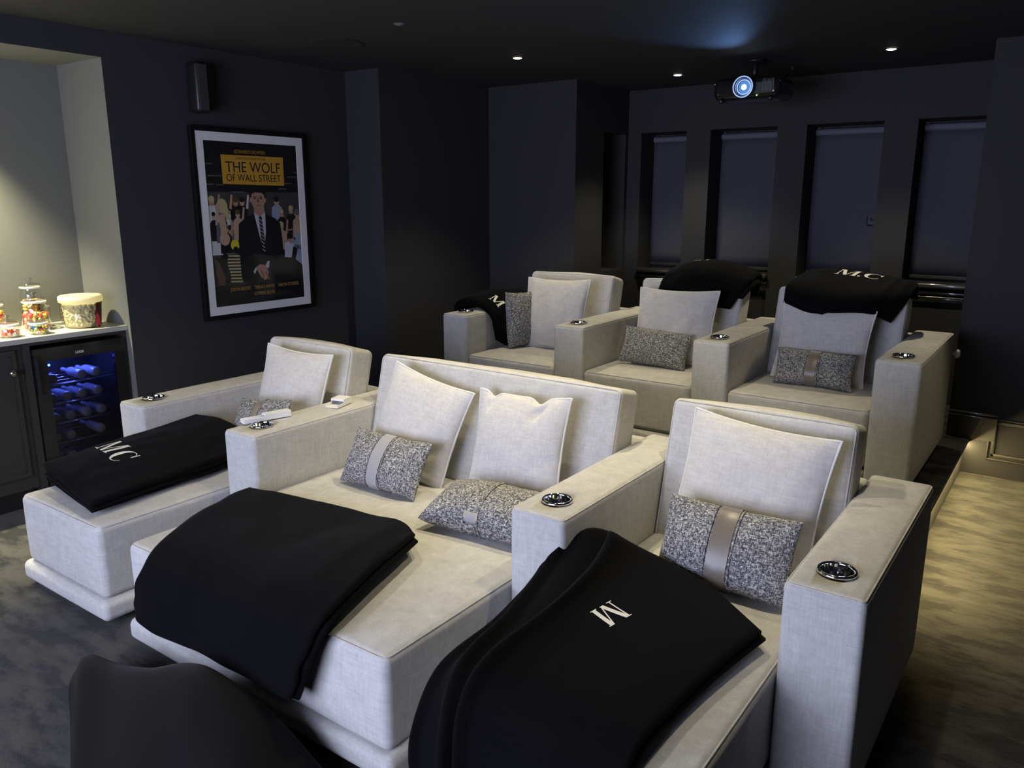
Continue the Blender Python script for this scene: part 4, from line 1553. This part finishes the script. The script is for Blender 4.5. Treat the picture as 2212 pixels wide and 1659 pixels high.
for (s, names) in rows_:
    for k, nme in enumerate(names):
        if proto is None:
            proto = o = obj('bottle', bl, bmat, None, True)
        else:
            o = proto.copy()
            COL.objects.link(o)
        o.location = (-4.42 - 0.055, 0.18 + ypos[s][k], SHZ[s] + 0.002)
        tag(o, 'glass bottle lying in the blue fridge, %s from the left on the %s shelf' % (nme, shelf_n[s]), 'bottle', 'bottles lying in the drinks fridge')

# ------------------------------------------------------------------ jars, tub and sweets on the worktop
ZC = 1.0


def jar(label, x, y, r, h, neck, group='glass sweet jars with lids'):
    t = thing('glass_jar', label, 'jar', (x, y, ZC), group=group)
    b = bmesh.new()
    w = 0.003
    out = [(0.0001, 0.001), (r * 0.92, 0.001), (r, 0.008), (r, h * 0.80), (r * 0.96, h * 0.90), (neck, h * 0.96), (neck, h)]
    add_lathe(b, out, 40)
    inn = [(neck - w, h), (neck - w, h * 0.955), (r * 0.96 - w, h * 0.89), (r - w, h * 0.80), (r - w, 0.010), (0.0001, 0.006)]
    add_lathe(b, inn, 40)
    bmesh.ops.remove_doubles(b, verts=b.verts[:], dist=1e-5)
    obj('jar_body', b, M['glass'], t, True)
    b = bmesh.new()
    add_lathe(b, [(neck + 0.001, h + 0.000), (neck + 0.006, h + 0.004), (neck + 0.006, h + 0.010), (neck, h + 0.013)], 40)
    obj('rim', b, plain('milky_glass_rim', (0.75, 0.75, 0.70), 0.15), t, True)
    b = bmesh.new()
    z = h + 0.014
    add_lathe(b, [(neck * 0.75, z), (neck + 0.006, z + 0.004), (neck + 0.008, z + 0.010), (neck * 0.80, z + 0.018), (0.014, z + 0.022), (0.010, z + 0.027),
                  (0.017, z + 0.034), (0.019, z + 0.041), (0.014, z + 0.048), (0.0001, z + 0.050)], 40, (0, 0, 0), True)
    lid = obj('lid', b, thin_glass('lid_glass', (0.86, 0.87, 0.84), 3.0, 0.08), t, True)
    lid['label'] = 'glass lid with knob'
    return t


jars = [
    ('tall glass jar of yellow and red sweets at the back of the worktop', -4.755, 0.10, 0.058, 0.235, 0.050),
    ('wide round glass sweet jar in the middle of the worktop with red and yellow sweets', -4.645, 0.065, 0.077, 0.160, 0.060),
    ('glass sweet jar cut off by the left edge of the photo, full of orange sweets', -4.745, -0.125, 0.066, 0.150, 0.056),
    ('small low glass jar of pink sweets at the front left of the worktop', -4.500, -0.150, 0.062, 0.062, 0.050),
    ('low glass jar of multicoloured sweets at the front of the worktop, beside the pink ones', -4.478, 0.000, 0.056, 0.056, 0.047)]
for j in jars:
    jar(*j)

cc = {n: plain('sweet_' + n, c, 0.35) for n, c in dict(red=(0.55, 0.04, 0.03), yellow=(0.85, 0.60, 0.06), orange=(0.85, 0.28, 0.03), cream=(0.8, 0.68, 0.35),
                                                       pink=(0.85, 0.36, 0.28), blue=(0.06, 0.25, 0.8), brown=(0.10, 0.03, 0.02), green=(0.15, 0.5, 0.06), white=(0.8, 0.76, 0.66)).items()}


def sweet_mesh(kind):
    b = bmesh.new()
    if kind == 'ring':
        for k in range(14):
            pass
        seg, sg2, R_, r_ = 16, 8, 0.011, 0.005
        vs = [[b.verts.new(((R_ + r_ * math.cos(2 * PI * j / sg2)) * math.cos(2 * PI * i / seg), (R_ + r_ * math.cos(2 * PI * j / sg2)) * math.sin(2 * PI * i / seg), r_ * math.sin(2 * PI * j / sg2))) for j in range(sg2)] for i in range(seg)]
        for i in range(seg):
            for j in range(sg2):
                b.faces.new((vs[i][j], vs[(i + 1) % seg][j], vs[(i + 1) % seg][(j + 1) % sg2], vs[i][(j + 1) % sg2]))
    elif kind == 'bean':
        bmesh.ops.create_uvsphere(b, u_segments=14, v_segments=8, radius=0.008)
        for v in b.verts:
            v.co.z *= 0.62
    else:
        bmesh.ops.create_icosphere(b, subdivisions=2, radius=0.0125)
        for v in b.verts:
            v.co *= 1 + 0.18 * noise.noise(v.co * 120)
            v.co.z *= 0.8
    return b


def fill(jx, jy, r, level, kind, cols, label, group, step, seed, top_only=0):
    rr = random.Random(seed)
    meshes = {}
    n = 0
    layers = int(level / step)
    for L in range(layers + 1):
        z = 0.008 + step * 0.5 + L * step
        for ring_r in (r - step * 0.72, r - step * 1.85) if L < layers else (r - step * 0.72, r - step * 1.85, r - step * 3.0):
            if ring_r < step * 0.3:
                continue
            if ring_r < r - step and L < layers - 1:
                continue
            cnt = max(1, int(2 * PI * ring_r / (step * 1.12)))
            ph = rr.random() * 6
            for k in range(cnt):
                a = ph + 2 * PI * k / cnt
                cn = rr.choice(cols)
                if cn not in meshes:
                    o = obj('sweet', sweet_mesh(kind), cc[cn], None, True)
                    meshes[cn] = o
                else:
                    o = meshes[cn].copy()
                    COL.objects.link(o)
                o.location = (jx + ring_r * math.cos(a), jy + ring_r * math.sin(a), ZC + z + rr.uniform(-0.15, 0.15) * step)
                o.rotation_euler = (rr.uniform(0, 6), rr.uniform(0, 6), rr.uniform(0, 6))
                tag(o, label % cn, 'sweet', group)
                n += 1
    return n


fill(-4.755, 0.10, 0.055, 0.145, 'lump', ['yellow', 'cream', 'cream', 'yellow', 'red', 'orange'], '%s sweet in the tall glass jar', 'sweets in the tall jar', 0.023, 1)
fill(-4.645, 0.065, 0.074, 0.085, 'lump', ['red', 'yellow', 'red', 'cream', 'brown', 'orange'], '%s sweet in the wide round jar', 'sweets in the wide jar', 0.024, 2)
fill(-4.745, -0.125, 0.063, 0.105, 'lump', ['orange', 'yellow', 'orange', 'red'], '%s sweet in the jar at the left edge', 'sweets in the left edge jar', 0.024, 3)
fill(-4.500, -0.150, 0.059, 0.040, 'lump', ['pink', 'pink', 'pink', 'white', 'red'], '%s sweet in the low front left jar', 'sweets in the low pink jar', 0.022, 4)
fill(-4.478, 0.000, 0.053, 0.034, 'bean', ['red', 'yellow', 'brown', 'blue', 'white', 'green', 'orange'], 'round %s sweet in the low jar of mixed colours', 'sweets in the low mixed jar', 0.0145, 5)

# popcorn tub
t = thing('popcorn_tub', 'clear plastic tub of popcorn with cream lid and dark red label on the worktop', 'tub', (-4.545, 0.285, ZC))
b = bmesh.new()
add_lathe(b, [(0.0001, 0.002), (0.094, 0.002), (0.098, 0.006), (0.112, 0.152), (0.110, 0.152), (0.096, 0.008), (0.0001, 0.005)], 48)
obj('tub_body', b, thin_glass('clear_plastic', (0.93, 0.92, 0.86), 1.5, 0.1), t, True)
b = bmesh.new()
add_lathe(b, [(0.113, 0.152), (0.120, 0.154), (0.122, 0.172), (0.119, 0.188), (0.112, 0.192), (0.107, 0.186), (0.0001, 0.184)], 48, (0, 0, 0))
lm = plain('cream_plastic_lid', (0.80, 0.76, 0.60), 0.4)
_nt = lm.node_tree
_tr = _nt.nodes.new('ShaderNodeBsdfTranslucent')
_tr.inputs[0].default_value = (0.85, 0.80, 0.62, 1)
_mx = _nt.nodes.new('ShaderNodeMixShader')
_mx.inputs[0].default_value = 0.55
_nt.links.new(_nt.nodes['Principled BSDF'].outputs[0], _mx.inputs[1])
_nt.links.new(_tr.outputs[0], _mx.inputs[2])
_nt.links.new(_mx.outputs[0], _nt.nodes['Material Output'].inputs[0])
obj('lid', b, lm, t, True)['label'] = 'cream plastic lid'
b = bmesh.new()
ring0, ring1 = [], []
for k in range(25):
    a = rad(18 + 60 * k / 24)
    ring0.append(b.verts.new((0.0990 * math.cos(a), 0.0990 * math.sin(a), 0.010)))
    ring1.append(b.verts.new((0.1130 * math.cos(a), 0.1130 * math.sin(a), 0.150)))
for k in range(24):
    b.faces.new((ring0[k], ring0[k + 1], ring1[k + 1], ring1[k]))
bmesh.ops.solidify(b, geom=b.faces[:], thickness=0.0006)
obj('wrap_label', b, plain('dark_red_label', (0.16, 0.008, 0.022), 0.4), t, True)['label'] = 'dark red label'
rr_ = random.Random(9)
b = bmesh.new()
pcs = bmesh.new()
bmesh.ops.create_icosphere(pcs, subdivisions=2, radius=0.0105)
base = [(v.co.copy()) for v in pcs.verts]
bf = [[v.index for v in f.verts] for f in pcs.faces]
pcs.free()
add_lathe(b, [(0.0001, 0.006), (0.086, 0.006), (0.099, 0.142), (0.0001, 0.144)], 32)
for k in range(560):
    a = rr_.uniform(0, 2 * PI)
    z = rr_.uniform(0.012, 0.140)
    R_ = (0.096 + 0.014 * z / 0.15) - 0.0125 - (rr_.random() ** 3) * 0.02
    c = Vector((R_ * math.cos(a), R_ * math.sin(a), z))
    sd = Vector((rr_.random() * 50, rr_.random() * 50, 0))
    vs = [b.verts.new(c + p * (1 + 0.55 * noise.noise(p * 95 + sd))) for p in base]
    for f in bf:
        b.faces.new([vs[i] for i in f])
tag(obj('popcorn', b, plain('popcorn', (0.72, 0.66, 0.46), 0.8), None, True), 'popcorn filling the clear plastic tub', 'popcorn', None, 'stuff').location = (-4.545, 0.285, ZC)

# nut jar behind the tub
t = thing('snack_jar', 'clear jar of brown nuts partly hidden behind the popcorn tub', 'jar', (-4.755, 0.310, ZC))
b = bmesh.new()
add_lathe(b, [(0.0001, 0.002), (0.050, 0.002), (0.052, 0.006), (0.052, 0.135), (0.050, 0.135), (0.050, 0.008), (0.0001, 0.006)], 32)
obj('jar_body', b, M['glass'], t, True)
b = bmesh.new()
add_lathe(b, [(0.053, 0.135), (0.055, 0.137), (0.055, 0.158), (0.0001, 0.160)], 32, (0, 0, 0), True)
obj('lid', b, plain('pale_jar_lid', (0.55, 0.42, 0.30), 0.4), t, True)
b = bmesh.new()
for k in range(150):
    a = rr_.uniform(0, 2 * PI)
    z = rr_.uniform(0.014, 0.124)
    R_ = 0.041 - (rr_.random() ** 2) * 0.02
    m4 = Matrix.Translation((R_ * math.cos(a), R_ * math.sin(a), z)) @ Euler((rr_.uniform(0, 6), rr_.uniform(0, 6), 0)).to_matrix().to_4x4() @ Matrix.Diagonal((0.0085, 0.0065, 0.006, 1))
    bmesh.ops.create_icosphere(b, subdivisions=1, radius=1.0, matrix=m4)
tag(obj('nuts', b, plain('roasted_nuts', (0.33, 0.15, 0.05), 0.6), None, True), 'roasted nuts filling the jar behind the popcorn tub', 'nuts', None, 'stuff').location = (-4.755, 0.310, ZC)

# ------------------------------------------------------------------ projector hung from the ceiling
pj = thing('projector', 'ceiling-hung black projector with glowing blue-white lens above the rear seats', 'projector', (-1.68, 3.46, 2.485))
b = bmesh.new()
soft_box(b, (0.0, 0.15, 0.0), (0.46, 0.34, 0.145), 0.045, 5, 4, (0, 0, 0, 0, 0, 0))
obj('housing', b, M['blackgloss'], pj, True)
b = bmesh.new()
add_box(b, 0.055, 0.185, -0.026, -0.010, -0.045, 0.030, 0.004, 2)
obj('front_vent', b, M['black'], pj)
b = bmesh.new()
for k in range(9):
    add_box(b, 0.120 + k * 0.009, 0.124 + k * 0.009, -0.030, -0.022, -0.030, 0.045)
obj('vent_slat', b, M['chrome'], pj)
b = bmesh.new()
ry = Matrix.Rotation(rad(90), 4, 'X')
add_lathe(b, [(0.060, 0.0), (0.070, 0.020), (0.074, 0.045), (0.070, 0.052), (0.062, 0.050), (0.052, 0.030), (0.050, 0.010)], 40, (0, -0.015, 0), False, False, ry)
lb = obj('lens_barrel', b, plain('blue_black_lens_barrel', (0.06, 0.07, 0.12), 0.2, 0.6), pj, True)
b = bmesh.new()
for (r0, zz) in ((0.066, 0.051), (0.046, 0.030)):
    pts = [(r0 * math.cos(2 * PI * k / 40), -0.015 - zz, r0 * math.sin(2 * PI * k / 40)) for k in range(40)]
    add_tube(b, pts, 0.0035, 8, True)
obj('lens_ring', b, emit('lens_ring_glow', (0.35, 0.52, 1.0), 1.3), lb, True)
b = bmesh.new()
add_lathe(b, [(0.0001, 0.026), (0.022, 0.024), (0.043, 0.014)], 32, (0, -0.015, 0), False, False, ry)
obj('lens_glass', b, M['lens'], lb, True)
b = bmesh.new()
add_lathe(b, [(0.0001, 0.031), (0.010, 0.030), (0.017, 0.0275)], 24, (0, -0.015, 0), False, False, ry)
obj('lens_core', b, M['lens_core'], lb, True)
b = bmesh.new()
bmesh.ops.create_uvsphere(b, u_segments=10, v_segments=6, radius=0.004, matrix=Matrix.Translation((0.085, -0.027, -0.055)))
obj('indicator_light', b, M['green_led'], pj, True)
b = bmesh.new()
for xx in (-0.17, 0.17):
    add_lathe(b, [(0.018, 0.0), (0.020, 0.014), (0.012, 0.022), (0.0001, 0.022)], 20, (xx, 0.0, -0.070), False, False, Matrix.Rotation(PI, 4, 'X'))
obj('foot', b, M['black'], pj, True)
b = bmesh.new()
add_lathe(b, [(0.020, 0.06), (0.020, 0.18)], 20, (0, 0.15, 0), True, True)
add_lathe(b, [(0.065, 0.180), (0.065, 0.1945)], 28, (0, 0.15, 0), True, True)
add_box(b, -0.09, 0.09, 0.10, 0.20, 0.066, 0.082, 0.004, 2)
obj('ceiling_mount', b, M['black'], pj, True)
# stray light from the lens: beam to the front plus the glow it leaves on the ceiling
l1 = spot_lamp(pj, 16.0, (0.22, 0.45, 1.0), 60, 1.0, (0, -0.09, 0.0), 0.03, (rad(96), 0, rad(180)))
# small fitting on the ceiling right of the projector
t = thing('ceiling_sensor', 'tiny black sensor with a pale glint in the ceiling right of the projector', 'ceiling fitting', (-1.555, 4.05, CEIL))
b = bmesh.new()
add_lathe(b, [(0.0001, -0.035), (0.014, -0.033), (0.024, -0.015), (0.034, 0.0)], 20)
obj('sensor_cap', b, M['blackgloss'], t, True)


# ------------------------------------------------------------------ white boxes on the loveseat arm
def white_box(label, loc, rz, L, Wd, Hh, step_from, step_h):
    t = thing('plastic_tray', label, 'tray', loc, (0, 0, rz), 'white plastic trays on the loveseat arm')
    w = 0.003
    b = bmesh.new()
    add_box(b, 0, L, 0, Wd, 0, w, 0.001, 1)
    add_box(b, 0, L, 0, w, w, step_h, 0.001, 1)
    add_box(b, 0, L, Wd - w, Wd, w, step_h, 0.001, 1)
    add_box(b, L - w, L, w, Wd - w, w, Hh, 0.001, 1)
    add_box(b, step_from, L, 0, w, step_h - 0.001, Hh, 0.001, 1)
    add_box(b, step_from, L, Wd - w, Wd, step_h - 0.001, Hh, 0.001, 1)
    obj('tray_body', b, M['white_plastic'], t)
    b = bmesh.new()
    add_box(b, step_from, L - w, w, Wd - w, Hh - w, Hh)
    add_box(b, step_from, step_from + w, w, Wd - w, w + 0.02, Hh - w)
    obj('cover', b, M['white_plastic'], t)
    return t


white_box('long slim white plastic tray beside the cup holder on the left loveseat arm', (-2.740, 0.085, 0.731), rad(76), 0.235, 0.042, 0.030, 0.105, 0.020)
white_box('short stepped white plastic tray further back on the left loveseat arm', (-2.602, 0.535, 0.731), rad(106), 0.135, 0.075, 0.034, 0.060, 0.016)
